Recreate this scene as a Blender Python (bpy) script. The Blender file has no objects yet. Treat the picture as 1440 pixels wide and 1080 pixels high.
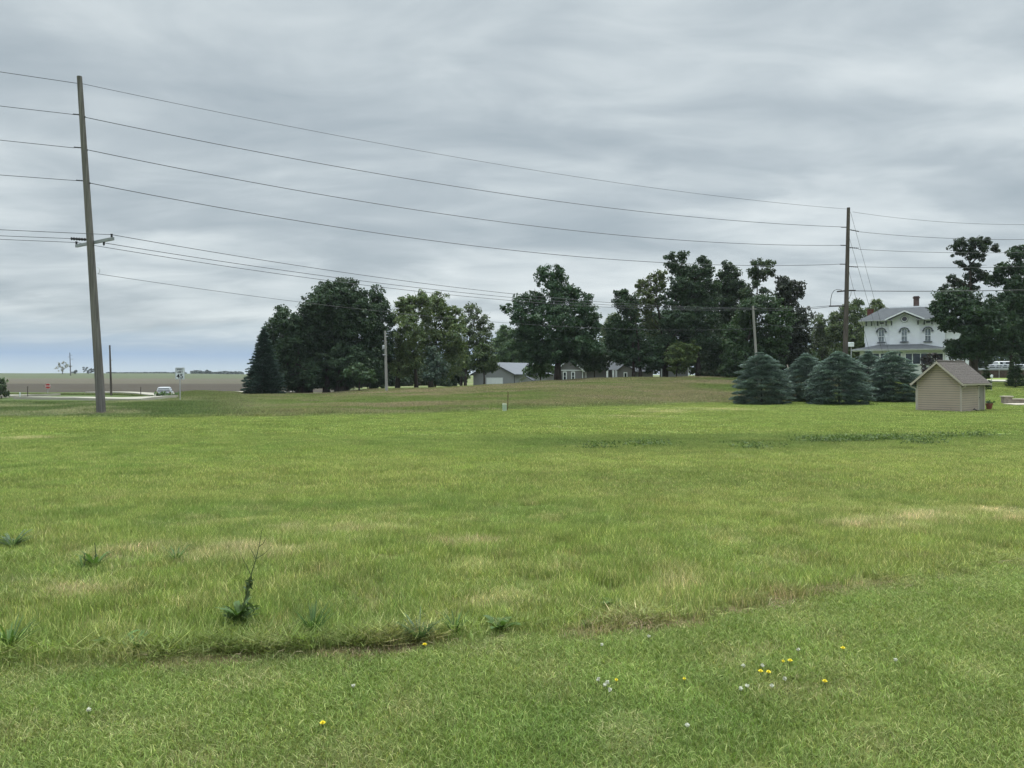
import bpy, math, random
import numpy as np
from mathutils import Vector
R = math.radians
F = 1082.0      # focal length in pixels of a 1440 px wide picture
HY = 527.0      # horizon row
EYE = 1.6
sc = bpy.context.scene
col = sc.collection

# ------------------------------------------------------------------ camera
cd = bpy.data.cameras.new('camera')
cam = bpy.data.objects.new('camera', cd)
col.objects.link(cam)
cam.location = (0, 0, EYE)
cam.rotation_euler = (R(90), 0, 0)
cd.sensor_width = 36.0
cd.lens = 36.0 * F / 1440.0
cd.shift_y = -(540 - HY) / 1440.0
cd.clip_start = 0.05
cd.clip_end = 20000
sc.camera = cam

# ------------------------------------------------------------------ sky and sun
SUN_EL, SUN_AZ = 62.0, 25.0     # azimuth clockwise from +Y (ahead, a little right)
w = bpy.data.worlds.new("World"); sc.world = w; w.use_nodes = True
nt = w.node_tree; nt.nodes.clear()
def N(t, **k):
    n = nt.nodes.new(t)
    for a, b in k.items(): setattr(n, a, b)
    return n
def L(a, b): nt.links.new(a, b)
def mth(op, a, b=None, c=None, clamp=False):
    n = N('ShaderNodeMath', operation=op); n.use_clamp = clamp
    for i, v in enumerate((a, b, c)):
        if v is None: continue
        if isinstance(v, (int, float)): n.inputs[i].default_value = v
        else: L(v, n.inputs[i])
    return n.outputs[0]
out = N('ShaderNodeOutputWorld'); bg = N('ShaderNodeBackground'); L(bg.outputs[0], out.inputs[0])
bg.inputs[1].default_value = 0.1
sky = N('ShaderNodeTexSky', sky_type='NISHITA'); sky.sun_disc = False
sky.sun_elevation = R(SUN_EL); sky.sun_rotation = R(SUN_AZ)
tc = N('ShaderNodeTexCoord'); sp = N('ShaderNodeSeparateXYZ'); L(tc.outputs['Generated'], sp.inputs[0])
dx, dy, dz = sp.outputs
zc = mth('MAXIMUM', dz, 0.0)
den = mth('ADD', zc, 0.15)
u = mth('DIVIDE', dx, den); v = mth('DIVIDE', dy, den)
cmb = N('ShaderNodeCombineXYZ'); L(u, cmb.inputs[0]); L(v, cmb.inputs[1])
def noise(vec, scale, detail, rough, dist, sx, sy, rot, off):
    mp = N('ShaderNodeMapping'); L(vec, mp.inputs[0])
    mp.inputs['Scale'].default_value = (sx, sy, 1); mp.inputs['Rotation'].default_value = (0, 0, R(rot)); mp.inputs['Location'].default_value = (off, off * .7, off * .3)
    n = N('ShaderNodeTexNoise'); L(mp.outputs[0], n.inputs['Vector'])
    n.inputs['Scale'].default_value = scale; n.inputs['Detail'].default_value = detail
    n.inputs['Roughness'].default_value = rough; n.inputs['Distortion'].default_value = dist
    return n.outputs['Fac']
n1 = noise(cmb.outputs[0], 1.15, 7, .50, .5, .70, 1.25, -16, 3.1)
n2 = noise(cmb.outputs[0], 3.0, 7, .52, .6, .72, 1.15, -10, 9.4)
n3 = noise(cmb.outputs[0], .45, 3, .5, .2, .7, 1.1, 20, 5.0)
s = mth('ADD', mth('MULTIPLY', n1, .55), mth('ADD', mth('MULTIPLY', n2, .28), mth('MULTIPLY', n3, .25)))
ramp = N('ShaderNodeValToRGB'); L(s, ramp.inputs[0])
cr = ramp.color_ramp; cr.interpolation = 'B_SPLINE'
cr.elements[0].position = .40; cr.elements[0].color = (.280, .332, .366, 1)
cr.elements[1].position = .67; cr.elements[1].color = (.610, .655, .665, 1)
e = cr.elements.new(.50); e.color = (.368, .418, .448, 1)
e = cr.elements.new(.57); e.color = (.455, .508, .530, 1)
# low down: a bluer gap below the cloud deck with a pale line at the horizon
lowr = N('ShaderNodeValToRGB'); L(mth('MULTIPLY', zc, 10.0), lowr.inputs[0])
lr = lowr.color_ramp
lr.elements[0].position = 0.0; lr.elements[0].color = (.44, .52, .57, 1)
lr.elements[1].position = .55; lr.elements[1].color = (.36, .44, .50, 1)
e = lr.elements.new(.10); e.color = (.38, .47, .55, 1)
e = lr.elements.new(.24); e.color = (.25, .355, .50, 1)
e = lr.elements.new(.36); e.color = (.30, .385, .48, 1)
lm = N('ShaderNodeMapRange', interpolation_type='SMOOTHSTEP'); L(mth('ADD', zc, mth('MULTIPLY', mth('SUBTRACT', n2, .5), .05)), lm.inputs[0])
lm.inputs[1].default_value = .030; lm.inputs[2].default_value = .075
mx = N('ShaderNodeMix', data_type='RGBA'); L(lm.outputs[0], mx.inputs[0]); L(lowr.outputs[0], mx.inputs[6]); L(ramp.outputs[0], mx.inputs[7])
# overcast skies are brighter towards the zenith
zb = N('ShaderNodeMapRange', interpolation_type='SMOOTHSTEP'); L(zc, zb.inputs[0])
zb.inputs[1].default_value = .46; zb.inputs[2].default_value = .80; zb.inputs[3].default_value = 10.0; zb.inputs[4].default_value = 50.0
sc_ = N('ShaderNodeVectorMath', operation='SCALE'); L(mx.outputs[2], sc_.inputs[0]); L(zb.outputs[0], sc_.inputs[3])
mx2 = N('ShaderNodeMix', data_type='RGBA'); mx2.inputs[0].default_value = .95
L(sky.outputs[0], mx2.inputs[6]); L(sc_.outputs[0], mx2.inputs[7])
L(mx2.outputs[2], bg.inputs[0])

sd = bpy.data.lights.new('sun', 'SUN'); so = bpy.data.objects.new('sun', sd); col.objects.link(so)
sd.energy = 1.5; sd.angle = R(14); sd.color = (1.0, .965, .90)
sdir = Vector((math.sin(R(SUN_AZ)) * math.cos(R(SUN_EL)), math.cos(R(SUN_AZ)) * math.cos(R(SUN_EL)), math.sin(R(SUN_EL))))
so.rotation_euler = sdir.to_track_quat('Z', 'Y').to_euler()
so.location = (0, 0, 30)
vs = sc.view_settings
vs.view_transform = 'Standard'; vs.look = 'None'; vs.gamma = 1.0; vs.exposure = 0.38
sc.render.engine = 'CYCLES'
sc.cycles.max_bounces = 6; sc.cycles.diffuse_bounces = 3; sc.cycles.glossy_bounces = 2
sc.cycles.transmission_bounces = 3; sc.cycles.transparent_max_bounces = 4

# ------------------------------------------------------------------ small numeric helpers
def smooth(a, b, x):
    t = np.clip((x - a) / (b - a), 0, 1); return t * t * (3 - 2 * t)
def hash2(i, j, seed):
    h = (i.astype(np.int64) * 374761393 + j.astype(np.int64) * 668265263 + seed * 982451653) & 0xffffffff
    h = ((h ^ (h >> 13)) * 1274126177) & 0xffffffff
    return ((h ^ (h >> 16)) & 0xffff) / 65535.0
def vnoise(x, y, seed=0):
    i = np.floor(x); j = np.floor(y); fx = x - i; fy = y - j
    fx = fx * fx * (3 - 2 * fx); fy = fy * fy * (3 - 2 * fy)
    a = hash2(i, j, seed); b = hash2(i + 1, j, seed); c = hash2(i, j + 1, seed); d = hash2(i + 1, j + 1, seed)
    return (a + (b - a) * fx) * (1 - fy) + (c + (d - c) * fx) * fy
def fbm(x, y, seed=0, o=4):
    s = 0; a = .5; t = 0
    for k in range(o):
        s = s + a * vnoise(x, y, seed + k * 17); t += a; a *= .5; x = x * 2.03 + 11.3; y = y * 2.03 + 4.7
    return s / t
def gauss(X, Y, cx, cy, sx, sy): return np.exp(-((X - cx) / sx) ** 2 - ((Y - cy) / sy) ** 2)
def P(px, py, Y): return Vector(((px - 720) * Y / F, Y, EYE - (py - HY) * Y / F))

# ------------------------------------------------------------------ terrain
TY = np.array([0, 6.8, 10, 20, 32, 45, 60, 70, 80, 90, 100, 112, 130, 200, 450, 900, 1500, 6000.])
TP = np.array([-400, 180, 230, 280, 350, 450, 540, 600, 660, 700, 780, 850, 950, 1035, 1120, 1200, 1300, 1400, 1900.])
_f = [0, 0, -.14, -.42, -.64]
_rows = {  # z at 45,60,70,80,90,100,112,130,200,450,900
 -400: [-.78, -.9, -.95, -1, -1, -1, -1, -1, -1, -.9, 3.6], 180: [-.78, -.9, -.95, -1, -1, -1, -1, -1, -1, -.9, 3.5],
 230: [-.78, -.9, -.92, -.85, -.90, -1.3, -1.1, -1, -1, -.9, 3.3], 280: [-.78, -.9, -.88, -.72, -.66, -.85, -1, -1, -1, -.9, 2.9],
 350: [-.78, -.9, -.95, -.95, -.9, -1, -1, -1, -1, -.9, 2.3], 450: [-.78, -.9, -.98, -1.02, -1.02, -1.05, -1, -1, -1, -.9, 1.9],
 540: [-.78, -.85, -.8, -.7, -.58, -.5, -.5, -.5, -.6, -.6, 1.6], 600: [-.78, -.8, -.7, -.55, -.42, -.35, -.35, -.4, -.5, -.5, 1.6],
 660: [-.78, -.75, -.55, -.35, -.17, -.08, -.3, -.9, -.9, -.5, 1.6], 700: [-.78, -.7, -.45, -.15, .05, .16, -.2, -.9, -.9, -.5, 1.6],
 780: [-.79, -.72, -.35, .05, .4, .68, .5, -.2, -.2, 0, 1.6], 850: [-.8, -.8, -.45, .05, .55, 1.0, .9, .6, .6, 0, 1.6],
 950: [-.8, -.85, -.65, -.1, .5, 1.08, 1.1, .9, .8, .5, 1.6], 1035: [-.8, -.87, -.87, -.3, .45, 1.14, 1.3, 1.3, 1.2, .5, 1.6],
 1120: [-.8, -.87, -.87, -.3, .5, 1.2, 1.3, 1.3, 1.2, .5, 1.6], 1200: [-.8, -.87, -.85, -.5, .1, .7, 1.1, 1.3, 1.3, 1, 1.6],
 1300: [-.85, -.88, -.7, -.3, .1, .5, 1.0, 1.3, 1.4, 1, 1.6], 1400: [-.88, -.78, -.5, .05, .42, .68, 1.1, 1.5, 1.6, 1, 1.6],
 1900: [-.88, -.78, -.5, .05, .42, .68, 1.1, 1.5, 1.6, 1, 1.6]}
TZ = np.array([_f + _rows[int(p)] + [-4, -30] for p in TP]).T
def zt(X, Y):
    X = np.atleast_1d(np.asarray(X, float)); Y = np.atleast_1d(np.asarray(Y, float))
    px = np.clip(720 + F * X / np.maximum(Y, 1.0), TP[0], TP[-1] - .01); Yc = np.clip(Y, 0, TY[-1] - .01)
    i = np.clip(np.searchsorted(TY, Yc, side='right') - 1, 0, len(TY) - 2); j = np.clip(np.searchsorted(TP, px, side='right') - 1, 0, len(TP) - 2)
    a = (Yc - TY[i]) / (TY[i + 1] - TY[i]); b = (px - TP[j]) / (TP[j + 1] - TP[j]); b = b * b * (3 - 2 * b)
    z = (TZ[i, j] * (1 - b) + TZ[i, j + 1] * b) * (1 - a) + (TZ[i + 1, j] * (1 - b) + TZ[i + 1, j + 1] * b) * a
    z = z - .5 * gauss(X, Y, -46.9, 104.5, 3.0, 5.0)
    n = fbm(X * .35, Y * .35, 5, 3) - .5
    return z + n * .10 * smooth(5, 30, Y) * (1 - smooth(150, 400, Y))
def zg(x, y): return float(zt(x, y)[0])

EPX = np.array([-500, 0, 210, 480, 700, 850, 960, 1060, 1150, 1300, 1440, 2200.])
EY = np.array([3.9, 4.22, 4.32, 4.48, 4.70, 4.84, 5.0, 5.36, 5.71, 6.07, 6.66, 10.5])
def edge_d(X, Y):   # >0 beyond the mown lawn
    px = 720 + F * X / np.maximum(Y, .5)
    return Y - np.interp(px, EPX, EY) + .12 * (fbm(X * 1.6, Y * 1.6, 77, 2) - .5) + .08 * (fbm(X * 7, Y * 7, 78, 2) - .5)
BPX = np.array([-500, 0, 250, 400, 520, 650, 780, 900, 1035, 1120, 1170, 1230, 1900.])
BY = np.array([41, 41.5, 42, 43, 45, 48.6, 54, 60, 68, 70, 84, 200, 400.])
def rough_d(X, Y):  # >0 in the unmown rough field
    px = 720 + F * X / np.maximum(Y, .5)
    return Y - np.interp(px, BPX, BY) + .8 * (fbm(X * .5, Y * .5, 31, 2) - .5)

def mixc(a, b, t): return a * (1 - t[:, None]) + np.asarray(b)[None, :] * t[:, None]
def albedo(X, Y, grass=True):
    X = np.asarray(X, float); Y = np.asarray(Y, float)
    n = len(X); px = 720 + F * X / np.maximum(Y, 1)
    big = fbm(X * .12, Y * .12 + 3, 1, 3); mid = fbm(X * .9, Y * .9, 2, 3); fine = fbm(X * 4, Y * 4, 3, 3)
    near = np.tile(np.array([.184, .248, .068]), (n, 1))
    near = mixc(near, (.140, .212, .052), smooth(.5, .72, mid) * .8); near = mixc(near, (.27, .290, .12), smooth(.5, .75, fine) * .5)
    mead = np.tile(np.array([.198, .258, .074]), (n, 1))
    mead = mixc(mead, (.148, .215, .060), smooth(.48, .68, mid) * .7)
    mead = mixc(mead, (.245, .285, .092), smooth(.5, .7, big) * .7)
    mead = mixc(mead, (.30, .31, .13), smooth(.55, .75, fine) * .55)
    mead = mixc(mead, (.190, .242, .072), smooth(18, 34, Y) * .6)
    # darker clover band and the weedy line behind it
    mead = mixc(mead, (.095, .145, .045), np.clip(gauss(X, Y, 5, 23, 7, 3.2) + .9 * gauss(X, Y, 11.5, 26, 9, 2.4) + .6 * gauss(X, Y, 3, 13.5, 2.5, 2.0), 0, 1) * (.4 + .5 * mid))
    # dry straw-coloured patches
    def at(px_, py_):
        z = 0.0; Yw = 5.0
        for _ in range(12):
            Yw = (EYE - z) * F / (py_ - HY); z = zg((px_ - 720) * Yw / F, Yw)
        return (px_ - 720) * Yw / F, Yw
    dry = np.zeros(n)
    for (a, b, sx, sy, k) in ((1330, 728, 110, 14, 1.2), (1400, 722, 60, 9, 1.1), (660, 767, 40, 7, 1.3), (290, 778, 150, 16, .85), (60, 835, 110, 20, .75), (960, 828, 70, 9, .8), (1230, 742, 60, 9, .8),
                              (480, 745, 110, 16, .55), (890, 876, 50, 7, .9), (700, 800, 300, 12, .35), (40, 617, 40, 3, .9), (700, 845, 90, 16, .4), (930, 578, 50, 2.5, .9), (870, 586, 80, 2.5, .6), (1010, 575, 60, 2, .7)):
        cx, cy = at(a, b); sY = sy * cy * cy / (F * 1.8); dry = np.maximum(dry, k * gauss(X, Y, cx, cy, sx * cy / F, sY))
    dry = np.clip(dry * (.35 + 1.3 * smooth(.35, .65, fbm(X * 2.5, Y * 2.5, 9, 3))), 0, 1)
    mead = mixc(mead, (.50, .44, .27), dry ** 1.5 * .62)
    ed = edge_d(X, Y); k = smooth(-.05, .05, ed); c = near * (1 - k[:, None]) + mead * k[:, None]
    soil = np.exp(-((ed + .02) / .10) ** 2) * smooth(.42, .62, fbm(X * 1.3, Y * 1.3, 41, 3))
    c = mixc(c, (.30, .235, .15), soil * .85)
    # a small bare spot in the lawn
    cx, cy = at(1097, 972); c = mixc(c, (.26, .19, .14), gauss(X, Y, cx, cy, .07, .05))
    # rough field
    ro = np.tile(np.array([.142, .154, .072]), (n, 1))
    r2 = fbm(X * .12, Y * .25, 21, 4)
    ro = mixc(ro, (.105, .150, .046), smooth(.42, .62, r2)); ro = mixc(ro, (.182, .168, .105), smooth(.48, .64, fbm(X * .12 + 9, Y * .35, 22, 4)) * .75)
    ro = mixc(ro, (.085, .125, .035), smooth(7, -2, rough_d(X, Y)) * .5)
    ver = np.tile(np.array([.075, .115, .040]), (n, 1))
    ver = mixc(ver, (.24, .25, .15), smooth(.48, .66, fbm(X * .22, Y * .22, 51, 4)) * .6)
    ver = mixc(ver, (.09, .12, .045), smooth(60, 80, Y))
    lf = smooth(430, 250, px); ro = ro * (1 - lf[:, None]) + ver * lf[:, None]
    k = smooth(-1.2, 2.2, rough_d(X, Y)); c = c * (1 - k[:, None]) + ro * k[:, None]
    # farmland beyond the road on the left
    f1 = smooth(112, 116, Y) * smooth(520, 470, px)
    y_img = HY + (EYE - zt(X, Y)) * F / np.maximum(Y, 1)
    fl = np.tile(np.array([.062, .054, .042]), (n, 1)) * (1 + .25 * (fbm(X * .02, Y * .25, 61, 3)[:, None] - .5))
    fl = mixc(fl, (.104, .090, .068), smooth(205, 240, Y)); fl = mixc(fl, (.098, .086, .066), smooth(290, 330, Y) * smooth(430, 400, Y) * .6)
    fl = mixc(fl, (.088, .102, .056), smooth(430, 520, Y + .25 * X * 0)); fl = mixc(fl, (.078, .084, .052), smooth(.5, .7, fbm(X * .008, Y * .02, 62, 3)) * .4)
    c = c * (1 - f1[:, None]) + fl * f1[:, None]
    return c

# ------------------------------------------------------------------ materials
def newmat(name):
    m = bpy.data.materials.new(name); m.use_nodes = True; m.node_tree.nodes.clear(); return m
def matnodes(m):
    t = m.node_tree
    def n(ty, **k):
        x = t.nodes.new(ty)
        for a, b in k.items(): setattr(x, a, b)
        return x
    return t, n, (lambda a, b: t.links.new(a, b))
def surf(name, c, rough=.7, var=.15, scale=3.0, spec=.3, metal=0.0, stretch=(1, 1, 1), bump=0.0, c2=None, fine=0.0):
    """plain painted / wooden / stone surface with soft colour variation and optional bump"""
    m = newmat(name); t, n, l = matnodes(m)
    o = n('ShaderNodeOutputMaterial'); b = n('ShaderNodeBsdfPrincipled'); l(b.outputs[0], o.inputs[0])
    tc = n('ShaderNodeTexCoord'); mp = n('ShaderNodeMapping'); l(tc.outputs['Object'], mp.inputs[0]); mp.inputs['Scale'].default_value = stretch
    nz = n('ShaderNodeTexNoise'); l(mp.outputs[0], nz.inputs['Vector']); nz.inputs['Scale'].default_value = scale; nz.inputs['Detail'].default_value = 6
    rp = n('ShaderNodeValToRGB'); l(nz.outputs['Fac'], rp.inputs[0])
    a = [x * (1 - var) for x in c]; z = [min(1, x * (1 + var)) for x in c] if c2 is None else list(c2)
    rp.color_ramp.elements[0].position = .35; rp.color_ramp.elements[0].color = (*a, 1)
    rp.color_ramp.elements[1].position = .68; rp.color_ramp.elements[1].color = (*z, 1)
    l(rp.outputs[0], b.inputs['Base Color'])
    b.inputs['Roughness'].default_value = rough; b.inputs['Specular IOR Level'].default_value = spec; b.inputs['Metallic'].default_value = metal
    if bump:
        bp = n('ShaderNodeBump'); bp.inputs['Strength'].default_value = bump; bp.inputs['Distance'].default_value = .02
        n2 = n('ShaderNodeTexNoise'); l(mp.outputs[0], n2.inputs['Vector']); n2.inputs['Scale'].default_value = scale * 6; n2.inputs['Detail'].default_value = 4
        l(n2.outputs['Fac'], bp.inputs['Height']); l(bp.outputs[0], b.inputs['Normal'])
    return m
def leafmat(name, tint, trans=.25, rough=.55, spec=.25, inst=False, tcol=(1.1, 1.25, .6)):
    """foliage: colour = tint x per-vertex 'shade' (x per-instance 'gcol' for scattered grass)"""
    m = newmat(name); t, n, l = matnodes(m)
    o = n('ShaderNodeOutputMaterial'); b = n('ShaderNodeBsdfPrincipled'); tr = n('ShaderNodeBsdfTranslucent'); mx = n('ShaderNodeMixShader')
    a = n('ShaderNodeAttribute', attribute_name='shade'); v = n('ShaderNodeVectorMath', operation='MULTIPLY'); l(a.outputs['Color'], v.inputs[0])
    if inst:
        g = n('ShaderNodeAttribute', attribute_type='INSTANCER', attribute_name='gcol'); l(g.outputs['Vector'], v.inputs[1])
    else: v.inputs[1].default_value = tint
    l(v.outputs[0], b.inputs['Base Color']); b.inputs['Roughness'].default_value = rough; b.inputs['Specular IOR Level'].default_value = spec
    v2 = n('ShaderNodeVectorMath', operation='MULTIPLY'); l(v.outputs[0], v2.inputs[0]); v2.inputs[1].default_value = tcol
    l(v2.outputs[0], tr.inputs[0])
    mx.inputs[0].default_value = trans; l(b.outputs[0], mx.inputs[1]); l(tr.outputs[0], mx.inputs[2]); l(mx.outputs[0], o.inputs[0])
    return m
M = {}
M['wood_pole'] = surf('weathered_pole_wood', (.125, .116, .108), .85, .3, 2.5, .1, stretch=(5, 5, .12), bump=.3)
M['wood_dark'] = surf('dark_pole_wood', (.085, .072, .062), .85, .3, 1.2, .1, stretch=(4, 4, .5))
M['wood_pale'] = surf('pale_pole_wood', (.27, .26, .235), .85, .15, 1.5, .1, stretch=(4, 4, .5))
M['grey_arm'] = surf('grey_crossarm', (.22, .23, .25), .6, .1, 3)
M['black'] = surf('black_fitting', (.012, .012, .014), .5, .2, 4)
M['wire'] = surf('wire_aluminium', (.055, .058, .062), .5, .1, 1, .3)
M['galv'] = surf('galvanised_steel', (.38, .39, .40), .5, .1, 5, .5, .3)
M['bark'] = surf('tree_bark', (.060, .050, .042), .95, .35, 2.2, .05, stretch=(2, 2, .5), bump=.8)
M['bark_lt'] = surf('pale_tree_bark', (.135, .115, .10), .95, .3, 2.2, .05, stretch=(2, 2, .5), bump=.8)
M['concrete'] = surf('pale_concrete', (.33, .31, .26), .9, .08, .4, .1)
M['gravel'] = surf('pale_gravel', (.46, .44, .38), .95, .12, 1.2, .05)
M['white'] = surf('white_paint', (.74, .76, .80), .7, .05, .8, .2)
M['trimw'] = surf('white_trim', (.76, .78, .80), .6, .04, 2)
M['porchw'] = surf('porch_cream', (.52, .53, .53), .7, .05, 2)
M['slate'] = surf('grey_shingle', (.092, .098, .104), .9, .14, 2.5, .1, stretch=(.6, .6, 6), bump=.5)
M['hoodgrey'] = surf('dark_blue_grey_trim', (.085, .098, .115), .7, .1, 2)
M['brick'] = surf('red_brick', (.13, .050, .038), .9, .25, 5, .05, bump=.4)
M['brickbrown'] = surf('brown_brick', (.070, .050, .045), .9, .25, 3, .05, bump=.4)
M['tan'] = surf('tan_vinyl_siding', (.365, .300, .245), .7, .05, 1.2, .2)
M['tantrim'] = surf('tan_trim', (.36, .32, .275), .6, .05, 2)
M['doorgrey_lapshadow'] = surf('taupe_door_and_lap_shadow', (.20, .185, .160), .6, .06, 2)
M['shing'] = surf('brown_grey_shingles', (.118, .104, .096), .95, .28, 7, .05, stretch=(1, 1, 3), bump=.6)
M['metalgrey'] = surf('grey_steel_siding', (.215, .220, .228), .5, .06, .8, .3)
M['metalroof'] = surf('light_grey_metal_roof', (.165, .175, .19), .85, .05, .8, .1)
M['housegrey'] = surf('grey_house_siding', (.180, .175, .178), .7, .06, 1.5, .2)
M['darkroof'] = surf('dark_roof', (.05, .055, .065), .8, .15, 3)
M['gdoor'] = surf('white_garage_door', (.66, .68, .68), .5, .04, 2)
M['terracotta'] = surf('terracotta', (.18, .062, .045), .8, .15, 6)
M['pedestal'] = surf('pale_green_plastic', (.33, .40, .31), .5, .05, 5)
M['pedtop'] = surf('cream_plastic', (.58, .60, .48), .5, .05, 5)
M['stake'] = surf('rusty_stake', (.10, .075, .03), .8, .2, 8)
M['signw'] = surf('sign_white', (.62, .66, .66), .45, .03, 3)
M['signblack'] = surf('sign_black', (.015, .015, .016), .5, .05, 3)
M['red'] = surf('sign_red', (.35, .030, .025), .5, .08, 5)
M['carwhite'] = surf('white_car_paint', (.36, .37, .385), .3, .03, 1, .5)
M['carsilver'] = surf('silver_car_paint', (.24, .25, .27), .3, .03, 1, .5)
M['tyre'] = surf('tyre_rubber', (.02, .02, .02), .8, .1, 5)
M['tail'] = surf('tail_lamp_red', (.35, .02, .02), .3, .05, 5)
M['stone'] = surf('tan_block_stone', (.27, .225, .19), .9, .25, 4, .05, bump=.6)
M['cap'] = surf('pale_cap_stone', (.46, .41, .34), .9, .08, 4, .05)
M['glass'] = surf('dark_window_glass', (.022, .028, .036), .08, .2, .6, .6)
M['glass_lt'] = surf('curtained_window_glass', (.15, .18, .20), .15, .35, 3, .6)
M['yellow'] = surf('dandelion_yellow', (.78, .64, .03), .7, .1, 30)
M['clover'] = surf('clover_white', (.62, .62, .50), .8, .12, 60)
M['straw'] = surf('dry_straw', (.42, .35, .21), .8, .2, 20)
M['weedstem'] = surf('weed_stem', (.075, .10, .035), .7, .2, 20)
M['soilclod'] = surf('dark_debris', (.03, .022, .018), .9, .2, 20)

# ------------------------------------------------------------------ object helpers
def tag(o, label=None, cat=None, group=None, kind=None):
    if label: o['label'] = label
    if cat: o['category'] = cat
    if group: o['group'] = group
    if kind: o['kind'] = kind
    return o
def empty(name, loc, rz=0.0, label=None, cat=None, group=None):
    o = bpy.data.objects.new(name, None); col.objects.link(o); o.location = loc; o.rotation_euler = (0, 0, rz)
    o.empty_display_size = .3
    return tag(o, label, cat, group)
def meshobj(name, me, mat, parent=None):
    o = bpy.data.objects.new(name, me); col.objects.link(o)
    if mat: me.materials.append(mat)
    if parent: o.parent = parent
    return o
def fastmesh(name, V, quads=None, tris=None, shade=None):
    me = bpy.data.meshes.new(name); V = np.asarray(V, np.float32)
    loops = []; starts = []; pos = 0
    if quads is not None and len(quads):
        q = np.asarray(quads, np.int32); loops.append(q.ravel()); starts.append(np.arange(len(q)) * 4); pos = q.size
    if tris is not None and len(tris):
        q = np.asarray(tris, np.int32); loops.append(q.ravel()); starts.append(pos + np.arange(len(q)) * 3)
    lo = np.concatenate(loops).astype(np.int32); st = np.concatenate(starts).astype(np.int32)
    me.vertices.add(len(V)); me.vertices.foreach_set('co', V.ravel())
    me.loops.add(len(lo)); me.loops.foreach_set('vertex_index', lo)
    me.polygons.add(len(st)); me.polygons.foreach_set('loop_start', st)
    me.update(calc_edges=True)
    if shade is not None:
        at = me.attributes.new('shade', 'FLOAT_COLOR', 'POINT')
        s = np.asarray(shade, np.float32)
        if s.ndim == 1: s = np.stack([s, s, s], 1)
        at.data.foreach_set('color', np.concatenate([s, np.ones((len(s), 1), np.float32)], 1).ravel())
    return me
class MB:
    def __init__(s): s.v = []; s.f = []
    def add(s, vs, fs):
        b = len(s.v); s.v += [tuple(x) for x in vs]; s.f += [tuple(b + i for i in f) for f in fs]; return s
    def box(s, x0, x1, y0, y1, z0, z1):
        return s.add([(x0, y0, z0), (x1, y0, z0), (x1, y1, z0), (x0, y1, z0), (x0, y0, z1), (x1, y0, z1), (x1, y1, z1), (x0, y1, z1)],
                     [(3, 2, 1, 0), (4, 5, 6, 7), (0, 1, 5, 4), (1, 2, 6, 5), (2, 3, 7, 6), (3, 0, 4, 7)])
    def prism(s, pts, a, b, axis='y'):
        """extrude an x-z outline along y (or a y-z outline along x, or x-y along z)"""
        def mk(p, t): return (p[0], t, p[1]) if axis == 'y' else ((t, p[0], p[1]) if axis == 'x' else (p[0], p[1], t))
        n = len(pts); vs = [mk(p, a) for p in pts] + [mk(p, b) for p in pts]
        return s.add(vs, [tuple(range(n)), tuple(range(2 * n - 1, n - 1, -1))] + [(i, n + i, n + (i + 1) % n, (i + 1) % n) for i in range(n)])
    def tube(s, pts, rad, n=8, cap=True):
        pts = [Vector(p) for p in pts]; k = len(pts)
        if not hasattr(rad, '__len__'): rad = [rad] * k
        vs = []; dm = pts[-1] - pts[0]; ax = min(range(3), key=lambda q: abs(dm[q])); ref = Vector([1.0 if q == ax else 0.0 for q in range(3)])
        for i, p in enumerate(pts):
            d = (pts[min(i + 1, k - 1)] - pts[max(i - 1, 0)]).normalized()
            a = d.cross(ref).normalized(); b = d.cross(a).normalized()
            for j in range(n):
                t = 2 * math.pi * j / n; vs.append(p + (a * math.cos(t) + b * math.sin(t)) * rad[i])
        fs = [(i * n + j, i * n + (j + 1) % n, (i + 1) * n + (j + 1) % n, (i + 1) * n + j) for i in range(k - 1) for j in range(n)]
        if cap: fs += [tuple(range(n - 1, -1, -1)), tuple(range((k - 1) * n, k * n))]
        return s.add(vs, fs)
    def slab(s, quad, th):
        """thick sheet: four corners, thickness downward along the face normal"""
        q = [Vector(p) for p in quad]; nn = (q[1] - q[0]).cross(q[3] - q[0]).normalized()
        if nn.z < 0: nn = -nn
        lo = [p - nn * th for p in q]; n = len(q)
        return s.add(q + lo, [tuple(range(n)), tuple(range(2 * n - 1, n - 1, -1))] + [(i, n + i, n + (i + 1) % n, (i + 1) % n) for i in range(n)])
    def build(s, name, mat, parent=None, smooth_=False, bevel=0.0):
        me = bpy.data.meshes.new(name); me.from_pydata(s.v, [], s.f); me.validate(); me.update()
        import bmesh
        bm = bmesh.new(); bm.from_mesh(me); bmesh.ops.recalc_face_normals(bm, faces=bm.faces); bm.to_mesh(me); bm.free()
        if smooth_:
            me.polygons.foreach_set('use_smooth', [True] * len(me.polygons))
        o = meshobj(name, me, mat, parent)
        if bevel:
            b = o.modifiers.new('bevel', 'BEVEL'); b.width = bevel; b.segments = 2; b.limit_method = 'ANGLE'
        return o

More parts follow.
